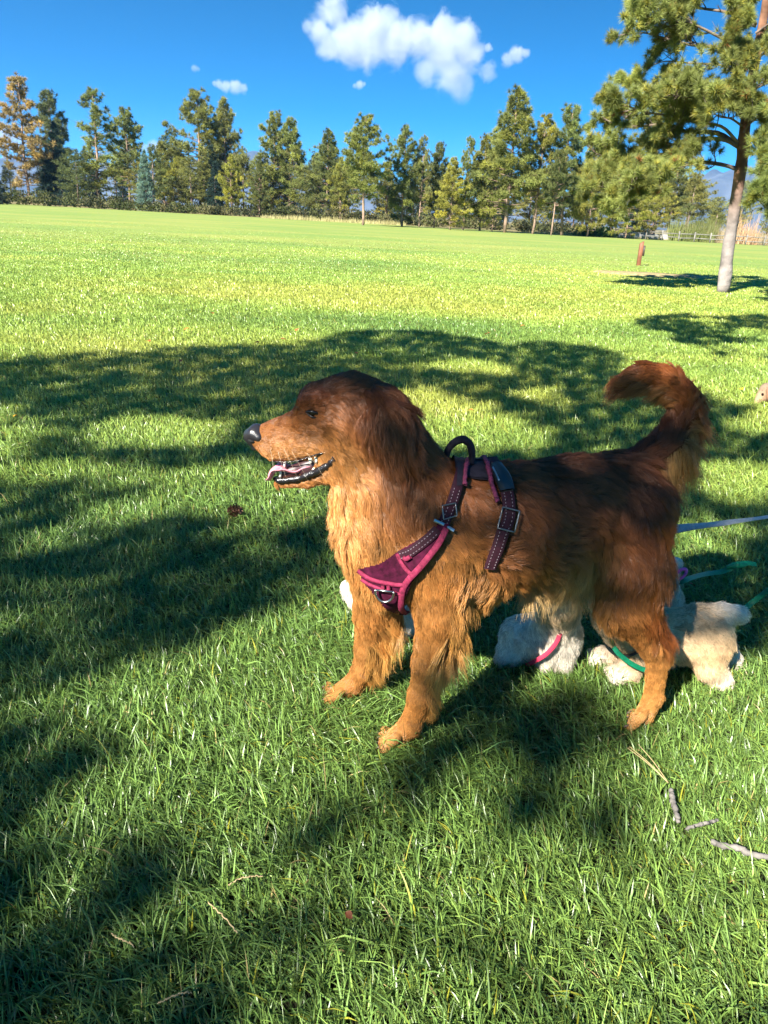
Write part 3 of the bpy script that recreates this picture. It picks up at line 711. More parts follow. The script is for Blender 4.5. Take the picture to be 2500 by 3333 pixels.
def build_canopy():
    rs = np.random.RandomState(77)
    step = .105
    gx, gy = np.meshgrid(np.arange(-7, 9, step), np.arange(-5, 12, step))
    gx = (gx+rs.uniform(-.05, .05, gx.shape)).ravel(); gy = (gy+rs.uniform(-.05, .05, gy.shape)).ravel()
    m = shade_mask(gx, gy); gx, gy = gx[m], gy[m]
    # small random gaps in the boughs
    gap = fbm(gx, gy, 2.6, 31, 3)
    d = np.hypot(gx, gy)
    keep = (gap > .30) | (rs.rand(len(gx)) < .4) | in_poly(gx, gy, G_SHADE[0])
    vx, vy = to_v(gx, gy)
    front = (gy > .5) & (vy > 1560) & (gx < .7); keep &= ~front | ((rs.rand(len(gx)) < .86) & (fbm(gx, gy, 5.0, 61, 2) > .36))
    gx, gy = gx[keep], gy[keep]
    z = 3.9+1.5*fbm(gx, gy, .35, 41, 2)+rs.uniform(-.2, .2, len(gx))
    P = np.stack([gx-DXY[0]*z, gy-DXY[1]*z, z], 1)
    trees = [(-7.6, -1.9, 'spreading pine out of frame to the left of the camera'), (-6.6, -8.0, 'pine out of frame far behind the camera'), (3.6, -6.4, 'pine out of frame behind and right of the camera')]
    T = np.array([t[:2] for t in trees])
    dd = np.sqrt(((P[:, None, :2]-T[None])**2).sum(-1)); dd[:, 1] += .5; dd[:, 2] += 1.5
    own = np.argmin(dd, 1)
    for k, (tx, ty, lab) in enumerate(trees):
        Q = P[own == k]
        if not len(Q): continue
        e = empty('shade_pine', (tx, ty, 0)); tag(e, lab, 'tree', 'shade pines beside the camera')
        mb = MB()
        mb.tube([[tx, ty, -.05], [tx+.05, ty, 2.5], [tx, ty+.05, 4.5], [tx+.05, ty, 6.2]], [.17, .15, .10, .03], 12, col=(.25, .18, .13))
        # boughs: each patch of needles hangs from the nearest patch that is closer to the trunk, so no limb crosses open sky
        cell = {}
        for p in Q: cell.setdefault((int(p[0]//.55), int(p[1]//.55)), []).append(p)
        cs = np.array([np.mean(v, 0) for v in cell.values()]); r = np.hypot(cs[:, 0]-tx, cs[:, 1]-ty); od = np.argsort(r); cs = cs[od]; r = r[od]
        mem = [list(cell.values())[i] for i in od]
        for i, c in enumerate(cs):
            if i == 0 or r[i] < 1.2: a_ = np.array([tx, ty, max(2.5, c[2]-.3)])
            else:
                dj = np.linalg.norm(cs[:i]-c, axis=1)+.0*r[:i]; j = int(np.argmin(dj)); a_ = cs[j]
                if dj[j] > 2.2 and r[i] < 3: a_ = np.array([tx, ty, c[2]-.5])
            th = .012+.018*math.exp(-r[i]/2.5)
            mb.tube([a_, (a_+c)/2+rs.uniform(-.06, .06, 3), c], th, 5, col=(.22, .16, .12), cap=False)
            for p in mem[i][::4]: mb.tube([c, p], [.006, .003], 3, col=(.22, .16, .12), cap=False)
        mb.obj('trunk', M_bark, e)
        n = len(Q)
        V, F, C = needle_tris(Q, unit(rs.randn(n, 3)+[0, 0, .5]), 44, .14, .020, rs, 1.0, (.08, .11, .025))
        mobj('crown', V, F, M_needle, e, smooth=False, attrs={'col': C})
        print('canopy', k, n)
build_canopy()
# ------------------------------------------------------------------ animals: one continuous skin each, grown from a smooth distance field, with fur combed over it
def P(px, py, Y): return atY(px, py, Y)
def flow_px(px, py, Y, d):
    v = P(px+d[0]*50, py+d[1]*50, Y)-P(px, py, Y); v = np.array([v[0], v[1]+(d[2] if len(d) > 2 else 0)*.03, v[2]])
    return v/np.linalg.norm(v)
class Beast:
    def __init__(s): s.pr = []
    def rc(s, a, b, k=.02, ysq=1., sub=False, **at):
        """round cone a=(p,r) b=(p,r); at: flow, L (hair length), col, lift, fe=(dir, L, flow) feathering"""
        s.pr.append(dict(a=np.array(a[0], float), ra=a[1], b=np.array(b[0], float), rb=b[1], k=k, ysq=ysq, **at))
    def chain(s, pts, k=.02, ysq=1., **at):
        for i in range(len(pts)-1):
            a, b = pts[i], pts[i+1]
            A = dict(at)
            for key in list(A):
                if key.endswith('s') and isinstance(A[key], list): A[key[:-1]] = A[key][i]; del A[key]
            if 'flow' not in A: A['flow'] = unit(np.array(b[0])-np.array(a[0]))
            s.rc(a, b, k, ysq, **A)
    def dist(s, p, q):
        """distance of points q (N,3) to primitive p"""
        sc = np.array([1, 1/p['ysq'], 1]); a = p['a']*sc; b = p['b']*sc; q = q*sc
        ba = b-a; l2 = ba@ba
        h = np.clip(((q-a)@ba)/(l2+1e-9), 0, 1)
        d = np.linalg.norm(q-a-h[:, None]*ba, axis=1)-(p['ra']+(p['rb']-p['ra'])*h)
        return d*min(1, p['ysq']*1.15 if p['ysq'] < 1 else 1)
    def field(s, q):
        f = np.full(len(q), 1.0)
        for p in s.pr:
            r = max(p['ra'], p['rb'])+.08
            lo = np.minimum(p['a'], p['b'])-r; hi = np.maximum(p['a'], p['b'])+r
            m = np.all((q > lo) & (q < hi), axis=1)
            if not m.any(): continue
            d = s.dist(p, q[m]); k = p['k']; g = f[m]
            h = np.maximum(k-np.abs(g-d), 0)/k
            f[m] = np.minimum(g, d)-h*h*k*.25
        return f
    def grad(s, q, e=.004):
        g = np.stack([s.field(q+np.eye(3)[i]*e)-s.field(q-np.eye(3)[i]*e) for i in range(3)], 1)
        return unit(g)
    def skin(s, h=.005, bump=None):
        lo = np.min([np.minimum(p['a']-p['ra'], p['b']-p['rb']) for p in s.pr], 0)-.03
        hi = np.max([np.maximum(p['a']+p['ra'], p['b']+p['rb']) for p in s.pr], 0)+.03
        n = np.ceil((hi-lo)/h).astype(int)+1
        ax = [lo[i]+np.arange(n[i])*h for i in range(3)]
        f = np.full(tuple(n), .5, np.float32)
        for p in s.pr:                                   # each primitive only within its own box
            r = max(p['ra'], p['rb'])+.04
            l = np.maximum(((np.minimum(p['a'], p['b'])-r-lo)/h).astype(int), 0); u = np.minimum(((np.maximum(p['a'], p['b'])+r-lo)/h).astype(int)+2, n)
            sl = tuple(slice(l[i], u[i]) for i in range(3))
            G = np.stack(np.meshgrid(*[ax[i][sl[i]] for i in range(3)], indexing='ij'), -1)
            d = s.dist(p, G.reshape(-1, 3)).reshape(G.shape[:3]).astype(np.float32)
            g = f[sl]; k = p['k']; hh = np.maximum(k-np.abs(g-d), 0)/k
            f[sl] = np.minimum(g, d)-hh*hh*k*.25
        ins = f < 0
        # surface nets
        cs = [ins[i:n[0]-1+i, j:n[1]-1+j, k:n[2]-1+k] for i in (0, 1) for j in (0, 1) for k in (0, 1)]
        cnt = sum(c.astype(np.int8) for c in cs); act = (cnt > 0) & (cnt < 8)
        idx = -np.ones(act.shape, np.int64); I = np.argwhere(act); idx[act] = np.arange(len(I))
        acc = np.zeros((len(I), 3)); w = np.zeros(len(I))
        C8 = [(i, j, k) for i in (0, 1) for j in (0, 1) for k in (0, 1)]
        for a in C8:
            for d in range(3):
                if a[d]: continue
                b = list(a); b[d] = 1
                fa = f[I[:, 0]+a[0], I[:, 1]+a[1], I[:, 2]+a[2]]; fb = f[I[:, 0]+b[0], I[:, 1]+b[1], I[:, 2]+b[2]]
                m = (fa < 0) != (fb < 0); t = fa/(fa-fb+1e-12)
                p = np.array(a, float)+np.zeros((len(I), 3)); p[:, d] += t
                acc[m] += p[m]; w[m] += 1
        V = lo+(I+acc/w[:, None])*h
        Q = []
        for d in range(3):
            e1, e2 = (d+1) % 3, (d+2) % 3
            sl0 = [slice(0, n[0]), slice(0, n[1]), slice(0, n[2])]; sl0[d] = slice(0, n[d]-1); sl1 = list(sl0); sl1[d] = slice(1, n[d])
            A = ins[tuple(sl0)]; B = ins[tuple(sl1)]; ch = np.argwhere(A != B)
            ch = ch[(ch[:, e1] > 0) & (ch[:, e2] > 0)]
            inside = A[tuple(ch.T)]
            def at(o1, o2):
                c = ch.copy(); c[:, e1] -= o1; c[:, e2] -= o2; return idx[tuple(c.T)]
            q = np.stack([at(1, 1), at(0, 1), at(0, 0), at(1, 0)], 1)
            q[~inside] = q[~inside][:, ::-1]; Q.append(q)
        Q = np.concatenate(Q)
        return V, Q
    def regions(s, q, soft=.012):
        """blend of the primitives' hair attributes at points q"""
        D = np.stack([s.dist(p, q) for p in s.pr], 1); D -= D.min(1, keepdims=True)
        w = np.exp(-D/soft); w /= w.sum(1, keepdims=True)
        return w
    def comb(s, V, Q, n, rs, guides=5000, seg=6, root_r=.00035, clump=.75, wave=.12, soft=.012, density=None, lenmul=1.0, wild=.0, colfn=None, tipcol=1.3, avoid=None):
        """hair curves over the skin; returns (points (N,seg,3), radii, colours)"""
        a, b, c = V[Q[:, 0]], V[Q[:, 1]], V[Q[:, 2]]; d4 = V[Q[:, 3]]
        area = .5*(np.linalg.norm(np.cross(b-a, c-a), axis=1)+np.linalg.norm(np.cross(c-a, d4-a), axis=1))
        cen = (a+c)/2
        wt = area*(density(cen) if density is not None else 1)
        def sample(m):
            i = rs.choice(len(Q), m, p=wt/wt.sum()); u, v = rs.rand(m, 1), rs.rand(m, 1)
            return (a[i]*(1-u)+b[i]*u)*(1-v)+(d4[i]*(1-u)+c[i]*u)*v
        def attrs(q):
            w = s.regions(q, soft); nr = s.grad(q)
            fl = np.stack([p['flow'] for p in s.pr]); F = w@fl
            L = w@np.array([p.get('L', .015) for p in s.pr]); col = w@np.array([p.get('col', (.3, .1, .03)) for p in s.pr])
            lift = w@np.array([p.get('lift', .25) for p in s.pr])
            for j, p in enumerate(s.pr):                    # feathering on the side the normals point to
                for fe in p.get('fe', ()):
                    dv, Lf, ff, cf, lo = fe
                    m = np.clip((nr@np.array(dv)-lo)/.35, 0, 1)*np.clip(w[:, j]*1.6, 0, 1)
                    L = L*(1-m)+Lf*m; F = F*(1-m)[:, None]+np.array(ff)*m[:, None]
                    if cf is not None: col = col*(1-m)[:, None]+np.array(cf)*m[:, None]
                    lift = lift*(1-m)+.38*m
            return nr, unit(F), L, col, lift
        g = sample(guides); nr, F, L, gcol, lift = attrs(g)
        sw = ((fbm(g[:, 0]+g[:, 1]*.5, g[:, 2]+g[:, 1]*.3, 13, 5, 3)-.5)*3.2*np.clip(L*32, .15, 1.1))[:, None]
        F = unit(F*np.cos(sw)+np.cross(nr, F)*np.sin(sw))
        jit = unit(rs.randn(guides, 3))
        ft = F-nr*(F*nr).sum(1, keepdims=True)*.9; ft = unit(ft+jit*(.16+wild))
        Lg = L*rs.uniform(.7, 1.15, guides)*lenmul
        t = np.linspace(0, 1, seg)
        side = unit(np.cross(nr, ft)); ph = 6.28*2.2*fbm(g[:, 0]+g[:, 1], g[:, 2], 9, 8, 2)+rs.uniform(-.7, .7, guides); amp = rs.uniform(.3, 1, guides)*wave
        rel = np.zeros((guides, seg, 3)); cur = np.zeros((guides, 3))
        for j in range(1, seg):
            tt = t[j]
            d = unit(ft+nr*(lift*(1.5-1.35*tt))[:, None]+np.array([0, 0, -1.])*(np.clip(Lg*9, 0, 1.1)*tt*.9)[:, None]
                     +side*(amp*np.sin(ph+tt*5.0+Lg*40)*np.clip(Lg*45, .3, 2.2))[:, None])
            cur = cur+d*(Lg/(seg-1))[:, None]; rel[:, j] = cur
        r = sample(n)
        kd = kdtree.KDTree(guides)
        for i, p in enumerate(g): kd.insert(p, i)
        kd.balance()
        own = np.fromiter((kd.find(p)[1] for p in r), int, n)
        rn = s.grad(r)
        jl = rs.uniform(.6, 1.1, n)
        pts = r[:, None]+rel[own]*jl[:, None, None]
        cl = clump*np.clip(Lg[own]*30, .15, 1)*rs.uniform(.5, 1, n)
        off = (g[own]-r); off -= rn*(off*rn).sum(1, keepdims=True)
        pts += off[:, None]*(cl[:, None]*t[None]**1.4)[..., None]
        pts += (rs.randn(n, 3)*.12)[:, None]*(Lg[own][:, None]*t[None]**1.5)[..., None]*(1-clump*.5)
        rad = root_r*np.clip((1-t)**.6, .12, 1)[None]*rs.uniform(.7, 1.3, n)[:, None]*(1+np.clip(Lg[own]*6, 0, .8))[:, None]
        col = gcol[own]*rs.uniform(.86, 1.14, (n, 1))*rs.uniform(.72, 1.25, (guides, 1))[own]
        if colfn is not None: col = colfn(r, rn, col)
        cc = col[:, None]*(np.interp(t, [0, .4, 1], [.48, 1, tipcol]))[None, :, None]  # root-to-tip tone; roots darkened further as painted shade in the fur's gaps
        ok = np.ones(n, bool)
        if avoid is not None: ok = ~avoid(pts[:, 0])
        return pts[ok], rad[ok], cc[ok]
def hair_object(name, pts, rad, col, material, parent):
    n, k, _ = pts.shape
    hc = bpy.data.hair_curves.new(name); hc.add_curves([k]*n)
    hc.position_data.foreach_set('vector', np.ascontiguousarray(pts, np.float32).ravel())
    a = hc.attributes.get('radius') or hc.attributes.new('radius', 'FLOAT', 'POINT'); a.data.foreach_set('value', rad.astype(np.float32).ravel())
    c = hc.attributes.new('col', 'FLOAT_COLOR', 'POINT'); c.data.foreach_set('color', np.concatenate([col, np.ones((n, k, 1))], 2).astype(np.float32).ravel())
    hc.materials.append(material)
    o = bpy.data.objects.new(name, hc); COL.objects.link(o)
    if parent is not None: o.parent = parent; o.location = -np.array(parent.location)
    return o
def fur_material(name, rough=.42, spec=.5, sheen=0, tr=.25):
    m = bpy.data.materials.new(name); m.use_nodes = True; N = m.node_tree.nodes; L = m.node_tree.links
    b = N['Principled BSDF']; a = N.new('ShaderNodeAttribute'); a.attribute_name = 'col'; L.new(a.outputs['Color'], b.inputs['Base Color'])
    b.inputs['Roughness'].default_value = rough; b.inputs['Specular IOR Level'].default_value = spec
    h = N.new('ShaderNodeBsdfHair'); h.component = 'Transmission'; L.new(a.outputs['Color'], h.inputs['Color']); h.inputs['RoughnessU'].default_value = .5; h.inputs['RoughnessV'].default_value = .8
    h2 = N.new('ShaderNodeBsdfHair'); h2.component = 'Reflection'; L.new(a.outputs['Color'], h2.inputs['Color']); h2.inputs['RoughnessU'].default_value = .22; h2.inputs['RoughnessV'].default_value = .7
    mx = N.new('ShaderNodeMixShader'); mx.inputs[0].default_value = tr; L.new(b.outputs[0], mx.inputs[1]); L.new(h.outputs[0], mx.inputs[2])
    mx2 = N.new('ShaderNodeMixShader'); mx2.inputs[0].default_value = .25; L.new(mx.outputs[0], mx2.inputs[1]); L.new(h2.outputs[0], mx2.inputs[2])
    L.new(mx2.outputs[0], N['Material Output'].inputs[0]); return m
M_fur = fur_material('red_fur', .34, .6); M_pupfur = fur_material('cream_fur', .6, .3)
M_skin = mat('fur_skin', (1, 1, 1), rough=.8, spec=.1, attr='col')
M_nose = mat('wet_nose', (.018, .016, .018), rough=.28, spec=.6, bump=(600, .5, .001))
M_gum = mat('black_lip', (.012, .010, .011), rough=.18, spec=.7, bump=(250, .9, .002))
M_eye = mat('eye', (.010, .005, .003), rough=.06, spec=.5)
M_tongue = mat('tongue', (.62, .22, .27), rough=.35, spec=.5, bump=(500, .4, .0008))
M_tooth = mat('tooth', (.80, .74, .58), rough=.3)
# ------------------------------------------------------------------ the red golden retriever
MAH = (.175, .066, .026); RED = (.27, .098, .028); GLD = (.52, .25, .075); PAL = (.66, .40, .14)
# harness outlines in photograph pixels
PLATE = [(1178, 1837), (1193, 1878), (1217, 1907), (1251, 1951), (1289, 1984), (1321, 1989), (1328, 1931), (1357, 1878), (1410, 1811), (1448, 1729), (1457, 1705), (1424, 1700), (1400, 1730), (1333, 1770), (1289, 1790), (1235, 1822)]
FSTRAP = [(1436, 1716), (1452, 1672), (1468, 1628), (1484, 1575), (1494, 1535), (1500, 1505)]
GSTRAP = [(1600, 1512), (1618, 1545), (1640, 1590), (1652, 1640), (1652, 1690), (1634, 1730), (1618, 1776), (1602, 1808), (1588, 1838)]
BPAD = [(1470, 1512), (1500, 1503), (1560, 1499), (1590, 1510), (1612, 1535), (1606, 1565), (1590, 1556), (1576, 1520), (1530, 1520), (1506, 1545), (1496, 1590), (1474, 1590)]
def near_path(x, y, pts, w):
    pts = spline(np.array(pts, float), 40); d = np.full(np.shape(x), 1e9)
    for p in pts: d = np.minimum(d, np.hypot(x-p[0], y-p[1]))
    return d < w
def under_harness(x, y):
    return in_poly(x, y, PLATE) | near_path(x, y, FSTRAP[:4], 17) | near_path(x, y, GSTRAP[:7], 21) | in_poly(x, y, BPAD)
def build_dog():
    rs = np.random.RandomState(3)
    D = Beast()
    def fp(x, y, Y, dx, dy, dz=0): return flow_px(x, y, Y, (dx, dy, dz))
    q = lambda x, y, Y, r: (P(x, y, Y), r)
    dn = lambda dx, dy, dz=0: fp(1500, 1800, 1.42, dx, dy, dz)
    # trunk of the body
    D.rc(q(1410, 1690, 1.43, .104), q(1640, 1702, 1.45, .116), .03, flow=dn(1, .55), L=.026, col=RED, lift=.22, fe=[((0, 0, -1), .032, dn(.4, 1), GLD, .3)])
    D.rc(q(1640, 1702, 1.45, .116), q(1850, 1655, 1.49, .102), .03, flow=dn(1, .35), L=.030, col=MAH, lift=.24, fe=[((0, -.1, -1), .040, dn(.5, 1), (.30, .10, .02), .45)])
    D.rc(q(1850, 1655, 1.49, .102), q(2015, 1628, 1.54, .096), .03, flow=dn(1, .3), L=.032, col=MAH, lift=.26, fe=[((0, -.1, -1), .075, dn(.05, 1), (.50, .30, .11), .35)])
    D.rc(q(2015, 1628, 1.54, .096), q(2058, 1640, 1.55, .084), .03, flow=dn(.8, .7), L=.035, col=MAH, lift=.26)
    D.rc(q(1330, 1790, 1.42, .088), q(1520, 1840, 1.43, .090), .04, flow=dn(.25, 1), L=.032, col=GLD, lift=.25, fe=[((0, 0, -1), .034, dn(.4, 1), GLD, .4)])
    D.rc(q(1780, 1760, 1.48, .07), q(1960, 1780, 1.50, .055), .05, flow=dn(.3, 1), L=.036, col=RED, lift=.2, fe=[((0, -.3, -.95), .095, dn(-.05, 1), (.52, .33, .13), .1)])
    # neck and ruff
    D.rc(q(1262, 1410, 1.41, .062), q(1325, 1610, 1.42, .093), .04, flow=dn(.35, 1), L=.052, col=RED, lift=.16)
    D.rc(q(1325, 1610, 1.42, .093), q(1420, 1700, 1.43, .110), .04, flow=dn(.6, .9), L=.044, col=RED, lift=.17)
    D.rc(q(1183, 1600, 1.41, .056), q(1222, 1725, 1.41, .071), .04, flow=dn(-.15, 1, -.3), L=.046, col=GLD, lift=.13, fe=[((-1, 0, 0), .036, dn(-.45, .95), GLD, .45)])
    D.rc(q(1222, 1725, 1.41, .071), q(1262, 1845, 1.41, .074), .04, flow=dn(-.1, 1), L=.042, col=GLD, lift=.13, fe=[((-1, 0, 0), .034, dn(-.35, .95), GLD, .45)])
    # head
    D.rc(q(1150, 1322, 1.40, .057), q(1212, 1352, 1.40, .064), .03, .98, flow=dn(1, .35), L=.013, col=MAH, lift=.12)
    D.rc(q(1036, 1311, 1.40, .039), q(1130, 1318, 1.40, .054), .03, .95, flow=dn(1, -.1), L=.009, col=(.22, .078, .028), lift=.12)
    D.rc(q(1045, 1374, 1.40, .040), q(852, 1424, 1.40, .0235), .025, .88, flow=dn(1, .0), L=.006, col=(.28, .105, .032), lift=.1)
    D.rc(q(1060, 1428, 1.40, .037), q(893, 1457, 1.40, .0250), .02, .95, flow=dn(1, .15), L=.008, col=(.44, .20, .058), lift=.12)
    D.rc(q(1118, 1405, 1.40, .054), q(1140, 1440, 1.40, .050), .03, .95, flow=dn(.9, .5), L=.015, col=(.43, .190, .052), lift=.12)
    for sgn in (-1, 1):                                    # brow ridges
        D.rc(q(992, 1312, 1.40+.026*sgn, .014), q(1040, 1306, 1.40+.037*sgn, .0165), .014, flow=dn(.8, -.5), L=.008, col=(.17, .045, .012), lift=.15)
        D.rc(q(985, 1372, 1.40+.028*sgn, .014), q(1050, 1378, 1.40+.036*sgn, .018), .02, flow=dn(1, .2), L=.007, col=(.36, .12, .026), lift=.1)
    D.chain([q(908, 1569, 1.40, .0110), q(1000, 1556, 1.40, .017), q(1105, 1500, 1.40, .034)], .008, flow=dn(1, .3), L=.009, col=(.36, .15, .04), lift=.15)
    D.rc(q(1120, 1480, 1.405, .046), q(1190, 1560, 1.41, .060), .025, flow=dn(.5, .9), L=.03, col=GLD, lift=.18)
    # ears
    for sg, ys in ((-1, 1.338), (1, 1.468)):
        D.chain([q(1232, 1298, ys-sg*.018, .026), q(1266, 1386, ys+sg*.007, .042), q(1300, 1468, ys+sg*.009, .032)], .008, .36, flow=dn(.35, 1), L=.048, col=(.185, .068, .025), lift=.12,
                fe=[((.3, 0, -1), .075, dn(.5, 1), (.20, .060, .015), .3)])
    # front legs
    fw_ = dict(fe=[((1, 0, -.05), .090, dn(.45, 1), (.56, .29, .075), .25)])
    D.rc(q(1430, 1790, 1.375, .082), q(1430, 1990, 1.352, .045), .03, flow=dn(.3, 1), L=.018, col=(.42, .18, .048), lift=.16, fe=[((1, 0, -.3), .045, dn(.6, .9), GLD, .4)])
    D.rc(q(1430, 1990, 1.352, .045), q(1388, 2160, 1.345, .0265), .02, flow=dn(-.08, 1), L=.013, col=(.43, .190, .052), lift=.15, **fw_)
    D.rc(q(1388, 2160, 1.345, .0265), q(1370, 2265, 1.347, .0245), .015, flow=dn(-.1, 1), L=.010, col=(.44, .20, .058), lift=.12, fe=[((1, 0, 0), .05, dn(.75, .85), (.56, .29, .075), .35)])
    D.rc(q(1370, 2265, 1.347, .0245), q(1338, 2360, 1.349, .0220), .015, flow=dn(-.3, 1), L=.008, col=(.46, .19, .045), lift=.12)
    D.rc(q(1338, 2360, 1.349, .0220), q(1296, 2398, 1.349, .0235), .015, .95, flow=dn(-.8, .6), L=.007, col=(.50, .22, .06), lift=.12)
    for i in range(4):
        dy = (i-1.5)*.0165; w_ = 1-abs(i-1.5)*.1
        D.rc((P(1290, 2400, 1.349+dy), .012*w_), (P(1258-8*w_, 2421, 1.347+dy*1.15)*[1, 1, 0]+[0, 0, .013], .0125*w_), .006, flow=dn(-1, .35), L=.006, col=(.50, .24, .075), lift=.12)
    D.rc(q(1245, 1860, 1.475, .072), q(1222, 1990, 1.497, .045), .03, flow=dn(.1, 1), L=.018, col=(.43, .190, .052), lift=.16)
    D.rc(q(1222, 1990, 1.497, .045), q(1196, 2110, 1.505, .0265), .02, flow=dn(-.1, 1), L=.012, col=(.43, .190, .052), lift=.15, fe=[((1, 0, -.05), .095, dn(.55, .95), (.58, .31, .085), .25)])
    D.rc(q(1196, 2110, 1.505, .0265), q(1183, 2180, 1.507, .024), .015, flow=dn(-.2, 1), L=.010, col=(.44, .20, .058), lift=.12, fe=[((1, 0, 0), .06, dn(.8, .6), (.58, .31, .085), .3)])
    D.rc(q(1183, 2180, 1.507, .024), q(1150, 2228, 1.508, .0215), .015, flow=dn(-.4, .9), L=.008, col=(.44, .18, .045), lift=.12)
    D.rc(q(1150, 2228, 1.508, .0215), q(1113, 2250, 1.508, .0225), .015, .95, flow=dn(-.9, .4), L=.007, col=(.44, .19, .05), lift=.12)
    for i in range(4):
        dy = (i-1.5)*.016; w_ = 1-abs(i-1.5)*.1
        D.rc((P(1110, 2253, 1.508+dy), .0115*w_), (P(1078-8*w_, 2266, 1.506+dy*1.2)*[1, 1, 0]+[0, 0, .013], .012*w_), .006, flow=dn(-1, .3), L=.006, col=(.44, .20, .055), lift=.12)
    # hind legs
    hc = (.20, .13, .035)
    D.rc(q(2050, 1690, 1.485, .078), q(2060, 1850, 1.465, .067), .035, flow=dn(.25, 1), L=.026, col=(.15, .050, .017), lift=.2, fe=[((1, 0, 0), .036, dn(.1, 1), (.24, .075, .016), .3)])
    D.rc(q(2060, 1850, 1.465, .067), q(2032, 1965, 1.455, .054), .03, flow=dn(.0, 1), L=.024, col=(.24, .092, .027), lift=.18, fe=[((1, 0, 0), .05, dn(.1, 1), (.30, .105, .022), .25), ((-1, 0, -.3), .035, dn(.1, 1), (.38, .17, .045), .5)])
    D.rc(q(2040, 1965, 1.455, .056), q(2122, 2092, 1.465, .031), .025, flow=dn(.4, 1), L=.014, col=(.33, .135, .036), lift=.14, fe=[((1, 0, 0), .055, dn(.25, 1), (.18, .05, .012), .2)])
    D.rc(q(2122, 2092, 1.465, .031), q(2142, 2140, 1.467, .0235), .02, flow=dn(.1, 1), L=.013, col=(.44, .20, .058), lift=.15)
    D.rc(q(2142, 2140, 1.467, .0235), q(2128, 2270, 1.468, .0195), .015, flow=dn(-.1, 1), L=.009, col=(.50, .22, .055), lift=.12)
    D.rc(q(2128, 2270, 1.468, .0195), q(2100, 2325, 1.468, .0215), .012, .95, flow=dn(-.5, .8), L=.008, col=(.52, .25, .07), lift=.12)
    for i in range(4):
        dy = (i-1.5)*.0150; w_ = 1-abs(i-1.5)*.1
        D.rc((P(2096, 2330, 1.468+dy), .011*w_), (P(2064-6*w_, 2349, 1.466+dy*1.15)*[1, 1, 0]+[0, 0, .012], .0115*w_), .006, flow=dn(-1, .35), L=.006, col=(.52, .26, .08), lift=.12)
    zf = [np.array([.53, 1.61, .52]), np.array([.50, 1.65, .38]), np.array([.47, 1.67, .30]), np.array([.64, 1.72, .17]), np.array([.70, 1.76, .06]), np.array([.67, 1.76, .022])]
    D.chain(list(zip(zf, [.07, .062, .05, .027, .02, .021])), .025, flow=dn(.1, 1), L=.02, col=(.40, .16, .045), lift=.2)
    for i in range(4): D.rc((zf[5]+[-.005, (i-1.5)*.015, 0], .011), (zf[5]+[-.035, (i-1.5)*.017, -.009], .0115), .006, flow=(-1, 0, -.2), L=.006, col=(.7, .4, .15), lift=.1)
    # tail: a raised sickle with a long plume
    T = [(2100, 1505, 1.55, .038), (2185, 1438, 1.565, .034), (2230, 1362, 1.575, .028), (2222, 1288, 1.58, .026), (2168, 1238, 1.58, .026), (2095, 1220, 1.58, .024), (2028, 1244, 1.58, .017)]
    tc = [(.13, .042, .015), (.14, .045, .016), (.19, .06, .018), (.27, .09, .025), (.30, .10, .028), (.28, .095, .026)]
    fo = [((.7, 0, -.7), .115, dn(.35, 1), (.52, .28, .09), .05), ((1, 0, -.4), .105, dn(.45, 1), (.52, .27, .085), .05), ((1, 0, -.2), .055, dn(.6, .5), (.30, .09, .02), .3),
          ((-.8, 0, -.6), .035, dn(-.5, .3), (.36, .14, .035), .3), ((-.2, 0, -1), .055, dn(-.75, .75), (.42, .20, .06), .2), ((-.2, 0, -1), .045, dn(-.9, .5), (.34, .12, .03), .2)]
    for i in range(6):
        D.rc(q(*T[i]), q(*T[i+1]), .02, flow=unit(P(*T[i+1][:3])-P(*T[i][:3])), L=[.036, .034, .028, .022, .022, .028][i], col=tc[i], lift=.22, fe=[fo[i]])
    V, Q = D.skin(.0048)
    print('dog', len(V), len(Q))
    root = empty('retriever_dog', (.2, 1.44, 0))
    tag(root, 'large red golden retriever standing in profile with open mouth and raised plumed tail', 'dog')
    w = D.regions(V); col = w@np.array([p['col'] for p in D.pr])
    skin = mobj('body', V, Q, M_skin, root, attrs={'col': col*.55})
    def dens(c):
        d = np.ones(len(c))
        head = (c[:, 0] < .02) & (c[:, 2] > .5); d[head] = 2.6
        d[c[:, 2] < .25] = 1.7
        d *= np.where(c[:, 1] > 1.47+.1*(c[:, 0] > .3), .45, 1)
        return d
    def colfn(r, rn, c):
        nz = fbm(r[:, 0]*1+r[:, 1]*.3, r[:, 2], 16, 3, 3)[:, None]
        c = c*(.72+.56*nz)
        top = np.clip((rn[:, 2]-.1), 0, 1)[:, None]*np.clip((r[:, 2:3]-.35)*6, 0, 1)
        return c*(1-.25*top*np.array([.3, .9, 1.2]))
    eye = P(1020, 1345, 1.3605)
    nosec = P(828, 1417, 1.40)
    def avoid(r):
        x_, y_ = proj(r)
        hp = (r[:, 1] < 1.425) & under_harness(x_, y_)
        return hp | (np.linalg.norm((r-eye)*[.85, .5, 1.9], axis=1) < .0125) | (np.linalg.norm(r-nosec, axis=1) < .0235)
    pts, rad, cc = D.comb(V, Q, 300000, rs, guides=7000, density=dens, colfn=colfn, wave=.26, clump=.74, avoid=avoid, root_r=.00033)
    hair_object('fur', pts, rad, cc, M_fur, root)
    # nose, eyes, mouth
    nb = Beast()
    nb.rc((P(836, 1410, 1.40), .0185), (P(818, 1418, 1.40), .0150), .008, 1.05, flow=(1, 0, 0))
    nb.rc((P(826, 1440, 1.40), .0100), (P(830, 1455, 1.40), .0075), .010, .9, flow=(1, 0, 0))
    for sg in (-1, 1): nb.rc((P(824, 1412, 1.40+.010*sg), .0115), (P(842, 1424, 1.40+.016*sg), .0085), .006, flow=(1, 0, 0))
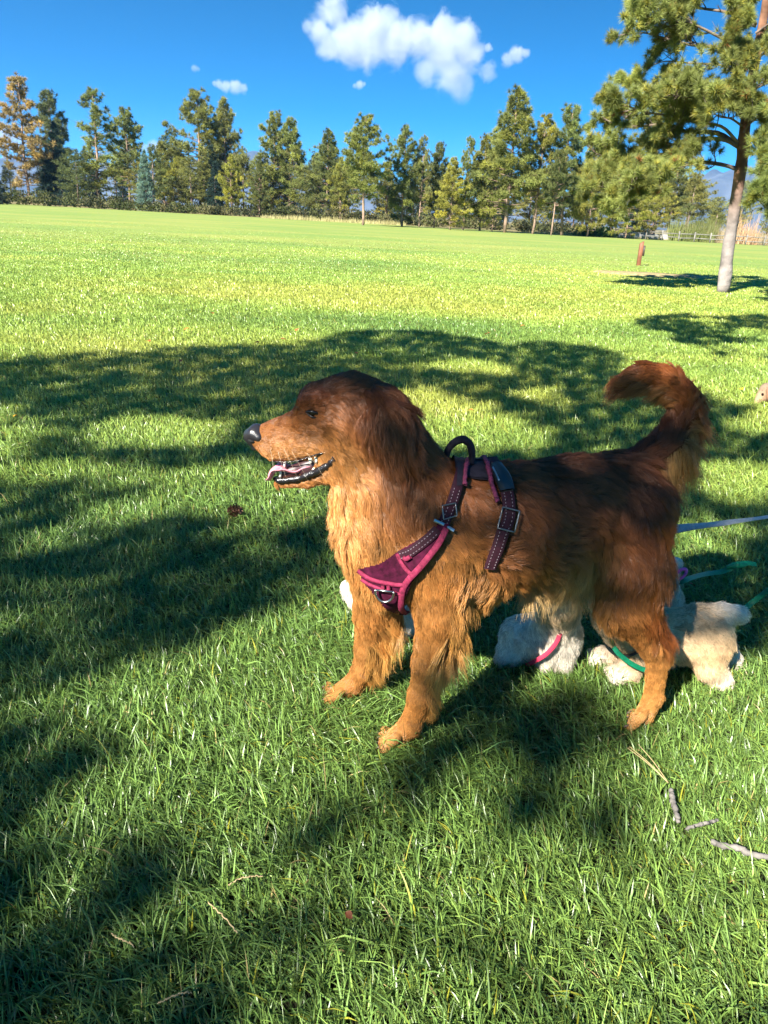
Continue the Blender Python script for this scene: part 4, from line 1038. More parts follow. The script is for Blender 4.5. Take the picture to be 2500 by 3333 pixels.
    v, f = nb.skin(.0018); nose = mobj('nose', v, f, M_nose, root)
    for sg in (-1, 1):
        mb = MB(); c = P(816, 1428, 1.40)+np.array([.001, .0125*sg, 0]); mb.tube([c+[-.002, sg*.002, .002], c+[.004, sg*.003, 0], c+[.010, sg*.004, -.001]], [.0040, .0050, .0025], 10, flat=(1, .6))
        mb.obj('nostril', mat('nostril_black', (.002, .002, .002), rough=.9) if sg < 0 else bpy.data.materials['nostril_black'], nose, world=False).location = (0, 0, 0)
    M_lid = mat('eye_rim', (.012, .007, .005), rough=.35, spec=.5)
    for sg in (-1, 1):
        e = P(1020, 1345, 1.3595); e[1] = 1.40+sg*.0395
        b = Beast(); b.rc((e, .0090), (e+[.0004, 0, 0], .0090), .004, flow=(1, 0, 0)); v, f = b.skin(.0012)
        ey = mobj('eye', v, f, M_eye, root)
        for s2, zc, rr in ((1, .0046, .0034), (-1, -.0052, .0022)):            # lids
            mb = MB(); an = np.linspace(-1, 1, 16)
            pp = np.stack([e[0]+an*.0150+.0015, e[1]+sg*(.0088*np.cos(an*1.40)+.0002), e[2]+zc*np.cos(an*1.5)-.0028*an-.0006], 1)
            mb.tube(pp, rr*np.cos(an*1.05), 8); mb.obj('eyelid', M_lid, ey, world=False).location = (0, 0, 0)
    # mouth lining, lips, tongue, teeth
    b = Beast()
    b.chain([(P(925, 1540, 1.40), .010), (P(1000, 1522, 1.40), .017), (P(1085, 1490, 1.40), .022)], .01, .9)
    v, f = b.skin(.002); mobj('mouth_lining', v, f, mat('mouth_dark', (.035, .012, .014), rough=.4), root)
    for sg in (-1, 1):
        def YY(w): return 1.40+sg*w
        def pt(x, y, w): 
            p = P(x, y, 1.40); return p+np.array([0, sg*w, 0]) if sg > 0 else P(x, y, 1.40-w)
        mb = MB()
        low = spline([pt(893, 1558, .004), pt(912, 1564, .013), pt(960, 1560, .018), pt(1000, 1548, .022), pt(1035, 1533, .028), pt(1065, 1516, .035), pt(1086, 1497, .041), pt(1088, 1484, .043)], 40)
        low += rs.randn(40, 3)*.0005
        mb.tube(low, lerp1([.0035, .0060, .0058, .0062, .0078, .0075, .0060, .0036], 40)*rs.uniform(.85, 1.15, 40), 8)
        upx = spline([pt(1088, 1488, .043), pt(1068, 1475, .042), pt(1040, 1477, .039), pt(1000, 1490, .033), pt(950, 1503, .026), pt(890, 1502, .016)], 30)
        mb.tube(upx, lerp1([.0032, .0022, .0016, .0014, .0012, .001], 30), 7)
        mb.obj('lip', M_gum, root)
        tb = MB()
        for (x, y, w, h, r_) in [(912, 1553, .009, -.019, .0030), (1020, 1534, .019, -.008, .0036)]:
            p = pt(x, y, w); tb = MB(); tb.tube([p, p+[.001, 0, -h*.6], p+[.002, 0, -h]], [r_, r_*.8, .0004], 7); tb.obj('tooth', M_tooth, root)
        for (x, y, w, h, r_) in [(1010, 1492, .022, .012, .0036), (1030, 1486, .024, .014, .0045), (926, 1503, .013, .012, .003)]:
            p = pt(x, y, w); tb = MB(); tb.tube([p, p-[0, 0, h*.6], p-[0, 0, h]], [r_, r_*.75, .0005], 7); tb.obj('tooth', M_tooth, root)
    n = 26; s_ = np.linspace(0, 1, n)
    tp = spline([P(1060, 1508, 1.40), P(1000, 1518, 1.40), P(955, 1528, 1.398), P(915, 1520, 1.396), P(890, 1530, 1.394), P(872, 1560, 1.392)], n)
    wd = lerp1([.014, .018, .021, .023, .021, .010], n); th = lerp1([.0040, .0036, .0032, .0028, .0026, .0020], n)
    mv = []; m_ = 16
    for i in range(n):
        t = tp[min(i+1, n-1)]-tp[max(i-1, 0)]; t /= np.linalg.norm(t); nn = np.cross(t, [0, 1, 0]); nn /= np.linalg.norm(nn)
        if nn[2] < 0: nn = -nn
        a = np.arange(m_)*2*math.pi/m_
        mv.append(tp[i]+np.cos(a)[:, None]*wd[i]*np.array([0, 1, 0])+(np.sin(a)*th[i]-.007*(1-np.abs(np.cos(a))**2)+.003+.0016*np.sin(i*.9)*np.cos(a))[:, None]*nn)
    mv = np.concatenate(mv); k = np.arange(m_); k2 = (k+1) % m_
    fq = np.concatenate([np.stack([i*m_+k, i*m_+k2, (i+1)*m_+k2, (i+1)*m_+k], 1) for i in range(n-1)]+[np.stack([(n-1)*m_+k[:m_//2-1], (n-1)*m_+k[:m_//2-1]+1, (n-1)*m_+m_-2-k[:m_//2-1], (n-1)*m_+m_-1-k[:m_//2-1]], 1)])
    mobj('tongue', mv, fq, M_tongue, root)
    # claws
    # whiskers
    M_whisk = mat('whisker', (.6, .5, .35), rough=.4)
    for (x, y, dx, dy, l) in [(880, 1462, .25, 1, .045), (905, 1470, .35, 1, .05), (925, 1462, .55, 1, .06), (950, 1470, .6, .9, .055), (1000, 1475, .75, .9, .06), (1130, 1430, .3, 1, .06), (1155, 1450, .1, 1, .07), (890, 1480, -.1, 1, .03)]:
        for sg in (-1,):
            p = P(x, y, 1.366); d = flow_px(x, y, 1.366, (dx, dy)); d = unit(d+np.array([0, -.35, 0]))
            pp = spline([p, p+d*l*.5+[0, 0, .002], p+d*l+[.004, 0, -.006]], 7); wb = MB(); wb.tube(pp, lerp1([.00020, .00006], 7), 4); wb.obj('whisker', M_whisk, root)
    # claws on the near paws
    M_claw = mat('claw', (.10, .07, .05), rough=.4)
    for (x, y, Y, wx) in ((1258, 2421, 1.347, 8), (1078, 2266, 1.506, 8), (2064, 2349, 1.466, 6)):
        for i in range(4):
            dy = (i-1.5)*.0175; p = P(x-wx, y, Y+dy)*[1, 1, 0]+[0, 0, .012]
            cb = MB(); cb.tube([p+[-.006, 0, .003], p+[-.014, 0, 0], p+[-.018, 0, -.006]], [.0032, .0025, .0006], 6); cb.obj('claw', M_claw, root)
    return root, D
DOG, DOGB = build_dog()
# ------------------------------------------------------------------ harness
def on_dog(B, px, py, lift=.0, t0=1.0):
    """first point of the animal's surface seen at the photograph pixels, and the normal there"""
    px = np.atleast_1d(np.asarray(px, float)); py = np.atleast_1d(np.asarray(py, float))
    d = unit(np.stack([ray(a, b) for a, b in zip(px, py)])); o = np.array([0, 0, CAM_H]); t = np.full(len(px), t0)
    for _ in range(60):
        f = B.field(o+d*t[:, None]); f = np.minimum(f, .03); t += f*.8
    p = o+d*t[:, None]; n = B.grad(p, .012)
    return p+n*lift, n
M_pink = mat('pink_webbing', (.25, .022, .062), rough=.75, spec=.25, noise=(160, .5, 4), bump=(700, .6, .002))
M_plum = mat('plum_fabric', (.060, .005, .022), rough=.85, spec=.15, noise=(90, .55, 5), bump=(500, .5, .002))
M_strap = mat('dark_plum_strap', (.030, .006, .013), rough=.75, spec=.25, noise=(120, .4, 3), bump=(600, .5, .0015))
M_dkpad = mat('dark_pad', (.020, .016, .024), rough=.8, spec=.25, noise=(90, .4, 3), bump=(500, .5, .0015))
M_black = mat('black_plastic', (.014, .020, .022), rough=.28, spec=.6)
M_steel = mat('steel', (.50, .50, .50), rough=.32, metal=1, noise=(60, .3, 3))
M_dsteel = mat('dull_metal', (.22, .21, .20), rough=.35, metal=.9)
M_stitch = mat('stitching', (.26, .21, .23), rough=.6)
def ribbon(mb, pts, nrm, width, th=.003, edge=0):
    pts = np.asarray(pts); n = len(pts); t = unit(np.gradient(pts, axis=0)); s = unit(np.cross(nrm, t)); w = np.broadcast_to(width, (n,))[:, None]/2
    prof = [(-1, 0), (-1, .6), (-.85, 1), (0, 1+edge), (.85, 1), (1, .6), (1, 0)]
    v = np.concatenate([pts[None]+s[None]*w[None]*a+nrm[None]*th*b for a, b in prof]); m = len(prof)
    k = np.arange(n-1); q = [np.stack([i*n+k, (i+1)*n+k, (i+1)*n+k+1, i*n+k+1], 1) for i in range(m-1)]
    q.append(np.stack([(m-1)*n+k, k, k+1, (m-1)*n+k+1], 1))
    mb.add(v, np.concatenate(q), [[0, n, 2*n], [0, 2*n, 4*n], [0, 4*n, 6*n], [n-1, 3*n-1, 2*n-1], [n-1, 5*n-1, 3*n-1], [n-1, 7*n-1, 5*n-1]])
def path_on(B, pts, n, lift, smooth=3):
    s = spline(np.array(pts, float), n); p, nr = on_dog(B, s[:, 0], s[:, 1], lift)
    for _ in range(smooth):
        p[1:-1] = (p[:-2]+2*p[1:-1]+p[2:])/4; nr[1:-1] = (nr[:-2]+2*nr[1:-1]+nr[2:])/4
    return p, unit(nr)
def stitches(mb, p, nr, offs, step=.0065, r=.0007):
    L = np.concatenate([[0], np.cumsum(np.linalg.norm(np.diff(p, axis=0), axis=1))]); m = int(L[-1]/step)
    t = unit(np.gradient(p, axis=0)); s = unit(np.cross(nr, t))
    for o in offs:
        for k in range(m):
            u = (k+.5)*step; c = np.array([np.interp(u, L, (p+s*o+nr*.0034)[:, i]) for i in range(3)]); d = np.array([np.interp(u, L, t[:, i]) for i in range(3)])
            mb.tube([c-d*.0014, c+d*.0014], r, 5)
def build_harness():
    B = DOGB
    e = empty('dog_harness', (.1, 1.35, 0)); tag(e, 'plum and pink no-pull harness with black top handle, worn by the red retriever', 'harness')
    # chest plate: a fitted patch
    xs, ys = np.meshgrid(np.linspace(1170, 1465, 75), np.linspace(1690, 1996, 78)); inside = in_poly(xs, ys, PLATE)
    p, nr = on_dog(B, xs.ravel(), ys.ravel(), .0)
    G = p.reshape(78, 75, 3); Gn = nr.reshape(78, 75, 3)
    for _ in range(14):
        for A in (G, Gn): A[1:-1, 1:-1] = (A[:-2, 1:-1]+A[2:, 1:-1]+A[1:-1, :-2]+A[1:-1, 2:]+2*A[1:-1, 1:-1])/6
    Gn = unit(Gn); G = G+Gn*.018
    idx = np.arange(78*75).reshape(78, 75); c = inside[:-1, :-1] | inside[1:, 1:]
    c = inside[:-1, :-1] & inside[1:, 1:] & inside[:-1, 1:] & inside[1:, :-1]
    q = np.stack([idx[:-1, :-1][c], idx[1:, :-1][c], idx[1:, 1:][c], idx[:-1, 1:][c]], 1)
    m = np.concatenate([q, q[:, ::-1]+78*75])
    V = np.concatenate([G.reshape(-1, 3), (G-Gn*.004).reshape(-1, 3)])
    used = np.unique(m); re = -np.ones(len(V), int); re[used] = np.arange(len(used))
    mobj('chest_plate', V[used], re[m], M_plum, e)
    def on_plate(pts, n, lift):
        s = spline(np.array(pts, float), n); fx = np.clip((s[:, 0]-1170)/295*74, 0, 73.99); fy = np.clip((s[:, 1]-1690)/306*77, 0, 76.99)
        i, j = fy.astype(int), fx.astype(int); a, b = (fy-i)[:, None], (fx-j)[:, None]
        f = lambda A: (A[i, j]*(1-b)+A[i, j+1]*b)*(1-a)+(A[i+1, j]*(1-b)+A[i+1, j+1]*b)*a
        return f(G)+f(Gn)*lift, unit(f(Gn))
    for pts, w in (([(1180, 1838), (1217, 1866), (1255, 1878), (1289, 1884), (1338, 1885)], .0090), ([(1192, 1866), (1217, 1884), (1262, 1903), (1311, 1911)], .0070),
                   ([(1306, 1970), (1309, 1935), (1320, 1903), (1345, 1868), (1400, 1806), (1428, 1765), (1446, 1722)], .0120), ([(1306, 1790), (1326, 1822), (1352, 1851)], .0085)):
        mb = MB(); pp, nn = on_plate(pts, 26, .001); ribbon(mb, pp, nn, w, .0035, .3); mb.obj('binding', M_pink, e)
    # stitched webbing strip with loops along the neck edge of the plate
    mb = MB(); pp, nn = on_plate([(1316, 1797), (1350, 1788), (1395, 1752), (1422, 1722)], 24, .001); ribbon(mb, pp, nn, .019, .003); mb.obj('strap', M_strap, e)
    st = MB(); stitches(st, pp, nn, (-.005, .004)); st.obj('stitching', M_stitch, e)
    mb = MB(); pp, nn = on_plate([(1330, 1800), (1340, 1806), (1352, 1800)], 8, .004); ribbon(mb, pp, nn, .008, .004); mb.obj('loop', M_pink, e)
    for x in (1252, 1268):
        mb = MB(); pp, nn = on_plate([(x, 1884), (x+1, 1892), (x+1, 1902)], 8, .002); ribbon(mb, pp, nn, .007, .004); mb.obj('loop', M_pink, e)
    # D ring at the breast
    c, nn = on_plate([(1258, 1898), (1259, 1900), (1260, 1903)], 3, .011); c = c[1]; nn = nn[1]
    up = np.array([0, 0, 1.]); up = unit(up-nn*(up@nn)); sd = np.cross(up, nn)
    an = np.linspace(R(168), R(372), 26); mb = MB()
    mb.tube(c+.0175*(np.cos(an)[:, None]*sd+np.sin(an)[:, None]*up*1.25), .0023, 8)
    mb.tube([c-sd*.0172+up*.004, c+sd*.0172+up*.004], .0022, 8); mb.obj('ring', M_steel, e)
    # front strap
    mb = MB(); pp, nn = path_on(B, FSTRAP, 30, .010); ribbon(mb, pp, nn, .022, .003); mb.obj('strap', M_strap, e)
    st = MB(); stitches(st, pp[:16], nn[:16], (-.0055, .0055)); st.obj('stitching', M_stitch, e)
    t = unit(pp[6]-pp[2]); s = unit(np.cross(nn[4], t)); a = pp[1]+nn[1]*.006
    mb = MB(); ribbon(mb, np.array([a-s*.022+t*-.002, a, a+s*.020]), np.array([nn[1]]*3), .0062, .002); mb.obj('slide_bar', M_steel, e)
    a = pp[7]+nn[7]*.005; q4 = [a+t*.017-s*.004, a+s*.017+t*.002, a-t*.020+s*.004, a-s*.016-t*.003, a+t*.017-s*.004]
    mb = MB(); mb.tube(np.concatenate([np.linspace(q4[i], q4[i+1], 5)[:-1] for i in range(4)]+[[q4[4]]]), .0014, 6); mb.obj('buckle_frame', M_dsteel, e)
    # back pad with its binding and the handle
    xs, ys = np.meshgrid(np.linspace(1465, 1620, 50), np.linspace(1496, 1596, 34)); inside = in_poly(xs, ys, BPAD)
    p, nr = on_dog(B, xs.ravel(), ys.ravel()); hit = (np.abs(B.field(p)) < .01).reshape(xs.shape); G = (p+nr*.014).reshape(34, 50, 3); idx = np.arange(34*50).reshape(34, 50); ii = inside & hit
    c = ii[:-1, :-1] & ii[1:, 1:] & ii[:-1, 1:] & ii[1:, :-1]
    q = np.stack([idx[:-1, :-1][c], idx[1:, :-1][c], idx[1:, 1:][c], idx[:-1, 1:][c]], 1)
    V = np.concatenate([G.reshape(-1, 3), (G-nr.reshape(G.shape)*.004).reshape(-1, 3)]); m = np.concatenate([q, q[:, ::-1]+34*50])
    used = np.unique(m); re = -np.ones(len(V), int); re[used] = np.arange(len(used)); mobj('back_pad', V[used], re[m], M_dkpad, e)
    # saddle plate lying over the withers
    mb = MB(); rows = []
    for x in np.linspace(1478, 1600, 12):
        ptop = P(x, 1506+abs(x-1540)*.04, 1.43); ring = []
        for ph in np.linspace(-24, 40, 13):
            o = np.array([ptop[0], 1.43, ptop[2]-.115]); d = np.array([0, math.sin(R(ph)), math.cos(R(ph))]); tt = .20
            for _ in range(40): tt -= max(B.field((o+d*tt)[None])[0], 0)*.8
            ring.append(o+d*(tt+.012))
        rows.append(ring)
    v = np.array(rows); nI, nJ = v.shape[:2]; id_ = np.arange(nI*nJ).reshape(nI, nJ)
    qq = np.stack([id_[:-1, :-1], id_[:-1, 1:], id_[1:, 1:], id_[1:, :-1]], -1).reshape(-1, 4)
    v2 = v.reshape(-1, 3); mobj('saddle_pad', np.concatenate([v2, v2-[0, 0, .004]]), np.concatenate([qq, qq[:, ::-1]+len(v2)]), M_dkpad, e)
    for pts, w in (([(1500, 1590), (1502, 1545), (1518, 1520), (1560, 1506), (1580, 1516), (1592, 1560), (1603, 1606), (1618, 1642)], .0085),):
        mb = MB(); pp, nn = path_on(B, pts, 60, .015, 4); pp += rs_j.randn(*pp.shape)*.0007; ribbon(mb, pp, nn, w*np.random.RandomState(1).uniform(.8, 1.25, 60), .004, .4); mb.obj('binding', mat('maroon_binding', (.17, .020, .060), rough=.85, noise=(200, .6, 4), bump=(600, .8, .002)), e)
    mb = MB(); hp = spline([P(1452, 1500, 1.43), P(1458, 1466, 1.43), P(1478, 1441, 1.43), P(1506, 1430, 1.43), P(1528, 1444, 1.43), P(1536, 1474, 1.43), P(1534, 1508, 1.43)], 26)
    mb.tube(hp, .0066*lerp1([.9, 1.05, 1.15, 1.1, .95], 26), 12, flat=(1.5, 1)); mb.obj('handle', M_dkpad, e)
    # girth strap, side release buckle, adjuster
    mb = MB(); pp, nn = path_on(B, GSTRAP, 60, .013); ribbon(mb, pp, nn, .024, .003); mb.obj('strap', M_strap, e)
    st = MB(); stitches(st, pp[18:], nn[18:], (-.006, .0065)); st.obj('stitching', M_stitch, e)
    i0, i1 = 6, 19; mb = MB(); seg = pp[i0:i1]; ns = nn[i0:i1]; ribbon(mb, seg+ns*.003, ns, lerp1([.022, .026, .030, .031, .030, .028], i1-i0), .008, .25); bk = mb.obj('buckle', M_black, e)
    mb = MB(); k = 4; s = unit(np.cross(ns[k+3], seg[k+4]-seg[k+2])); mb.tube(seg[2:9]+ns[2:9]*.010+s*.0105*-1, .0022, 6); mb.obj('buckle_edge', M_steel, bk, world=False).location = (0, 0, 0)
    j = 30; c = pp[j]+nn[j]*.006; t = unit(pp[j+2]-pp[j-2]); s = unit(np.cross(nn[j], t)); q4 = [c+t*.020+s*.016, c+t*.020-s*.016, c-t*.020-s*.016, c-t*.020+s*.016, c+t*.020+s*.016]
    mb = MB(); mb.tube(np.concatenate([np.linspace(q4[i], q4[i+1], 6)[:-1] for i in range(4)]+[[q4[4]]]), .0017, 6); mb.obj('adjuster', M_dsteel, e)
rs_j = np.random.RandomState(9)
build_harness()

# ------------------------------------------------------------------ puppies
def pup_basics(B, col, L=.013, flow=(0, 0, -1)): pass
def finish_pup(name, B, label, cat, base, n, seed, Lm=1.0, h=.005, eyes=(), nose=None):
    rs = np.random.RandomState(seed); V, Q = B.skin(h); root = empty('puppy', base); tag(root, label, cat, 'puppies around the retriever')
    w = B.regions(V); col = w@np.array([p['col'] for p in B.pr]); mobj('body', V, Q, M_skin, root, attrs={'col': col*.8})
    def cf(r, rn, c): return c*(.84+.32*fbm(r[:, 0]+r[:, 1], r[:, 2], 14, seed, 3)[:, None])
    pts, rad, cc = B.comb(V, Q, n, rs, guides=max(600, n//22), colfn=cf, wave=.06, clump=.35, root_r=.00036, seg=5, lenmul=Lm, tipcol=1.1, wild=.05)
    hair_object('fur', pts, rad, cc, M_pupfur, root)
    for (c, r) in eyes:
        b = Beast(); b.rc((c, r), (c+[.0003, 0, 0], r), .003, flow=(1, 0, 0)); v, f = b.skin(r/5); mobj('eye', v, f, M_eye, root)
    if nose is not None:
        b = Beast(); b.rc((nose[0], nose[1]), (nose[0]+[.004, 0, .001], nose[1]), .004, flow=(1, 0, 0)); v, f = b.skin(nose[1]/6); mobj('nose', v, f, M_nose, root)
    return root
CRM = (.72, .52, .31); WHT = (.80, .72, .60); TAN = (.55, .36, .18)
def q_(x, y, Y, r): return (P(x, y, Y), r)
def gp(x, y, z): return np.array([x, y, z])
def build_pups():
    dn = lambda dx, dy, dz=0: flow_px(2100, 2000, 1.68, (dx, dy, dz))
    # 1: the cream one nursing at the hind leg
    B = Beast()
    B.rc(q_(2125, 2078, 1.70, .066), q_(2285, 2062, 1.69, .067), .03, flow=dn(1, .35), L=.015, col=CRM, lift=.35, fe=[((0, 0, -1), .022, dn(.3, 1), CRM, .2)])
    B.rc(q_(2285, 2062, 1.69, .067), q_(2302, 2085, 1.69, .058), .03, flow=dn(.5, .9), L=.015, col=CRM, lift=.35)
    B.rc(q_(2350, 1996, 1.69, .026), q_(2408, 2000, 1.685, .021), .02, flow=dn(1, .3), L=.012, col=WHT, lift=.35)
    for Y, o in ((1.645, 0), (1.745, 22)):
        B.rc(q_(2312+o, 2110, Y+.01, .048), q_(2312+o, 2175, Y, .032), .02, flow=dn(.1, 1), L=.012, col=TAN if not o else CRM, lift=.3)
        B.rc(q_(2312+o, 2175, Y, .032), q_(2348+o, 2215, Y, .021), .02, flow=dn(.3, 1), L=.014, col=CRM, lift=.3)
        f = P(2352+o, 2225, Y); B.rc((P(2352+o, 2215, Y), .024), (gp(f[0]-.006, Y, .022), .022), .015, flow=dn(-.2, 1), L=.009, col=WHT, lift=.3)
        for i in range(3): B.rc((gp(f[0]-.012, Y+(i-1)*.015, .018), .012), (gp(f[0]-.030, Y+(i-1)*.017, .014), .011), .006, flow=dn(-1, .3), L=.007, col=WHT, lift=.2)
    for (x, y, Y, x2, y2, x3) in ((2085, 2115, 1.655, 2045, 2185, 2020), (2050, 2100, 1.735, 1990, 2150, 1950)):
        B.rc(q_(x, y, Y, .045), q_(x2, y2, Y-.005, .029), .02, flow=dn(-.2, 1), L=.016, col=CRM, lift=.3)
        f = P(x3, y2+40, Y-.01); B.rc((P(x2, y2, Y-.005), .029), (gp(f[0], Y-.01, .024), .0225), .015, flow=dn(-.3, 1), L=.011, col=CRM, lift=.3)
        for i in range(4): B.rc((gp(f[0]-.008, Y-.01+(i-1.5)*.013, .018), .012), (gp(f[0]-.026, Y-.012+(i-1.5)*.015, .013), .0105), .006, flow=dn(-1, .3), L=.007, col=WHT, lift=.2)
    B.rc(q_(2125, 2070, 1.70, .066), q_(2035, 2050, 1.66, .050), .03, flow=dn(.8, .6), L=.013, col=CRM, lift=.3)
    B.rc(q_(2025, 2040, 1.65, .048), q_(1990, 2005, 1.62, .047), .02, flow=dn(.8, .6), L=.012, col=CRM, lift=.3)
    B.rc(q_(1980, 1995, 1.61, .033), q_(1945, 1965, 1.57, .021), .015, flow=dn(.8, .6), L=.008, col=CRM, lift=.3)
    B.chain([q_(2030, 2005, 1.615, .018), q_(2035, 2040, 1.60, .022), q_(2030, 2065, 1.60, .012)], .01, .6, flow=dn(0, 1), L=.012, col=TAN, lift=.2)
    finish_pup('p1', B, 'cream puppy with a stubby raised tail, nursing behind the retriever hind leg', 'puppy', (.75, 1.69, 0), 42000, 21)
    # 2: the white one under the belly
    B = Beast()
    B.rc(q_(1705, 2075, 1.74, .060), q_(1800, 2070, 1.71, .064), .03, flow=dn(-.3, 1), L=.015, col=WHT, lift=.35)
    B.rc(q_(1690, 2085, 1.70, .050), q_(1665, 2120, 1.69, .036), .03, flow=dn(-.3, 1), L=.012, col=WHT, lift=.35)
    f = P(1665, 2140, 1.69); B.rc((f*[1, 1, 0]+gp(0, 0, .035), .026), (gp(f[0]-.03, 1.675, .018), .017), .015, flow=dn(-1, .3), L=.008, col=WHT, lift=.3)
    B.rc(q_(1800, 2070, 1.71, .064), q_(1815, 1990, 1.64, .050), .03, flow=dn(.1, 1), L=.02, col=WHT, lift=.3)
    B.rc(q_(1815, 1985, 1.62, .047), q_(1820, 1965, 1.56, .040), .02, flow=dn(.1, 1), L=.012, col=CRM, lift=.3)
    B.rc(q_(1820, 1955, 1.55, .026), q_(1825, 1935, 1.52, .018), .012, flow=dn(.1, 1), L=.007, col=CRM, lift=.3)
    for x in (1770, 1835):
        f = P(x, 2150, 1.68); B.rc((P(x, 2090, 1.68), .036), (gp(f[0], 1.67, .020), .022), .02, flow=dn(0, 1), L=.014, col=WHT, lift=.3)
    B.rc(q_(1680, 2060, 1.80, .02), q_(1640, 2090, 1.84, .014), .015, flow=dn(-1, .4), L=.016, col=WHT, lift=.3)
    finish_pup('p2', B, 'white puppy crouched under the retriever belly with a pink leash', 'puppy', (.36, 1.72, 0), 26000, 22)
    # 3: behind the rump
    B = Beast()
    B.rc(q_(2150, 1868, 1.93, .044), q_(2162, 1880, 1.90, .040), .02, flow=dn(.3, 1), L=.012, col=(.30, .24, .20), lift=.25)
    B.rc(q_(2140, 1905, 1.86, .026), q_(2130, 1915, 1.83, .020), .015, flow=dn(.3, 1), L=.007, col=(.40, .32, .25), lift=.25)
    B.chain([q_(2180, 1826, 1.90, .012), q_(2196, 1838, 1.895, .019), q_(2200, 1862, 1.89, .010)], .012, .6, flow=dn(.1, 1), L=.012, col=WHT, lift=.2)
    B.rc(q_(2158, 1900, 1.95, .040), q_(2150, 1965, 2.02, .060), .03, flow=dn(.1, 1), L=.012, col=WHT, lift=.3)
    B.rc(q_(2150, 1965, 2.02, .060), q_(2135, 1960, 2.16, .066), .03, flow=(0, 1, -.2), L=.02, col=CRM, lift=.3)
    for dx, Y in ((-.04, 2.0), (.04, 2.0), (-.04, 2.18), (.04, 2.18)):
        c = P(2145, 1985, Y); B.rc((c+gp(dx, 0, 0), .03), (gp(c[0]+dx, Y, .02), .02), .02, flow=dn(0, 1), L=.012, col=CRM, lift=.3)
    finish_pup('p3', B, 'pale puppy peeking out behind the retriever rump, wearing a pink collar', 'puppy', (.76, 2.05, 0), 14000, 23)
    # 5: behind the breast
    B = Beast()
    B.rc(q_(1180, 1932, 1.66, .040), q_(1215, 1950, 1.67, .048), .02, flow=dn(.2, 1), L=.014, col=WHT, lift=.3)
    B.chain([q_(1146, 1902, 1.645, .014), q_(1135, 1912, 1.64, .017), q_(1138, 1945, 1.64, .012)], .012, .6, flow=dn(0, 1), L=.010, col=WHT, lift=.2)
    B.rc(q_(1215, 1950, 1.67, .048), q_(1262, 2010, 1.76, .060), .03, flow=dn(.5, .8), L=.012, col=WHT, lift=.3)
    B.rc(q_(1262, 2010, 1.76, .060), q_(1330, 2020, 1.86, .062), .03, flow=dn(1, .3), L=.012, col=WHT, lift=.3)
    for x, Y in ((1218, 1.72), (1290, 1.74), (1310, 1.86), (1350, 1.85)):
        c = P(x, 2040, Y); B.rc((c, .03), (gp(c[0], Y, .02), .02), .02, flow=dn(0, 1), L=.012, col=WHT, lift=.3)
    finish_pup('p5', B, 'white puppy half hidden behind the retriever breast and far foreleg', 'puppy', (0.0, 1.72, 0), 12000, 25)
    # 4: far right
    B = Beast(); Y = 5.12
    d2 = lambda dx, dy: flow_px(2490, 1290, Y, (dx, dy))
    B.rc(q_(2497, 1272, Y, .052), q_(2504, 1285, Y, .054), .03, flow=d2(1, .2), L=.014, col=(.26, .19, .13), lift=.25)
    B.rc(q_(2478, 1292, Y-.01, .036), q_(2462, 1312, Y-.02, .020), .02, flow=d2(.6, -.6), L=.007, col=(.42, .28, .17), lift=.2)
    B.chain([q_(2505, 1268, Y-.055, .020), q_(2512, 1290, Y-.07, .030), q_(2508, 1308, Y-.07, .016)], .012, .5, flow=d2(.1, 1), L=.012, col=(.30, .16, .09), lift=.2)
    B.rc(q_(2520, 1285, Y, .055), q_(2560, 1275, Y, .085), .03, flow=d2(1, .2), L=.02, col=(.45, .33, .22), lift=.3)
    B.rc(q_(2560, 1275, Y, .085), q_(2640, 1280, Y+.05, .085), .03, flow=d2(1, .2), L=.02, col=(.45, .33, .22), lift=.3)
    for x, Y2 in ((2555, Y-.05), (2560, Y+.06), (2640, Y), (2645, Y+.1)):
        c = P(x, 1310, Y2); B.rc((c, .035), (gp(c[0], Y2, .02), .025), .02, flow=d2(0, 1), L=.012, col=CRM, lift=.3)
    finish_pup('p4', B, 'brown-masked golden puppy sniffing the grass at the right edge of the photo', 'puppy', (2.75, 5.12, 0), 9000, 24, h=.008, eyes=((P(2482, 1283, Y-.045), .008),), nose=(P(2457, 1318, Y-.02), .013))
build_pups()

# ------------------------------------------------------------------ leashes and collars
def strap_obj(name, pts, up, width, m, label, cat, group=None, th=.0016, n=40, base=None):
    p = spline(np.array(pts), n); nr = np.tile(np.array(up, float), (n, 1)); t = unit(np.gradient(p, axis=0)); nr = unit(nr-t*(nr*t).sum(1, keepdims=True))
    mb = MB(); ribbon(mb, p, nr, width, th); o = mb.obj(name, m); tag(o, label, cat, group); return o
M_green = mat('green_webbing', (.004, .19, .085), rough=.5, spec=.4, noise=(150, .3, 3), bump=(900, .4, .001))
M_grey = mat('grey_webbing', (.58, .60, .62), rough=.6, spec=.3, noise=(200, .25, 3), bump=(900, .4, .001))
M_hot = mat('pink_plastic', (.85, .12, .42), rough=.5, spec=.4)
M_rose = mat('rose_webbing', (.52, .035, .075), rough=.7, spec=.3, bump=(900, .4, .001))
strap_obj('leash', [P(2080, 1735, 1.68), P(2200, 1722, 1.66), P(2350, 1704, 1.54), P(2500, 1683, 1.42), P(2750, 1640, 1.25), P(3100, 1570, 1.05), np.array([1.9, .55, 1.0]), np.array([2.6, .1, 1.15])], (.1, -.75, .6), .023, M_grey, 'taut flat grey leash running from the retriever to the right edge', 'leash')
o = strap_obj('leash', [P(2196, 1903, 1.92), P(2225, 1890, 1.90), P(2260, 1878, 1.95), P(2300, 1868, 2.02), P(2345, 1862, 2.06), P(2375, 1851, 2.07), P(2400, 1838, 2.07), P(2430, 1833, 2.08), P(2462, 1838, 2.08)], (.0, -.55, .85), .016, M_green, 'crumpled green leash lying on the grass behind the cream puppy', 'leash')
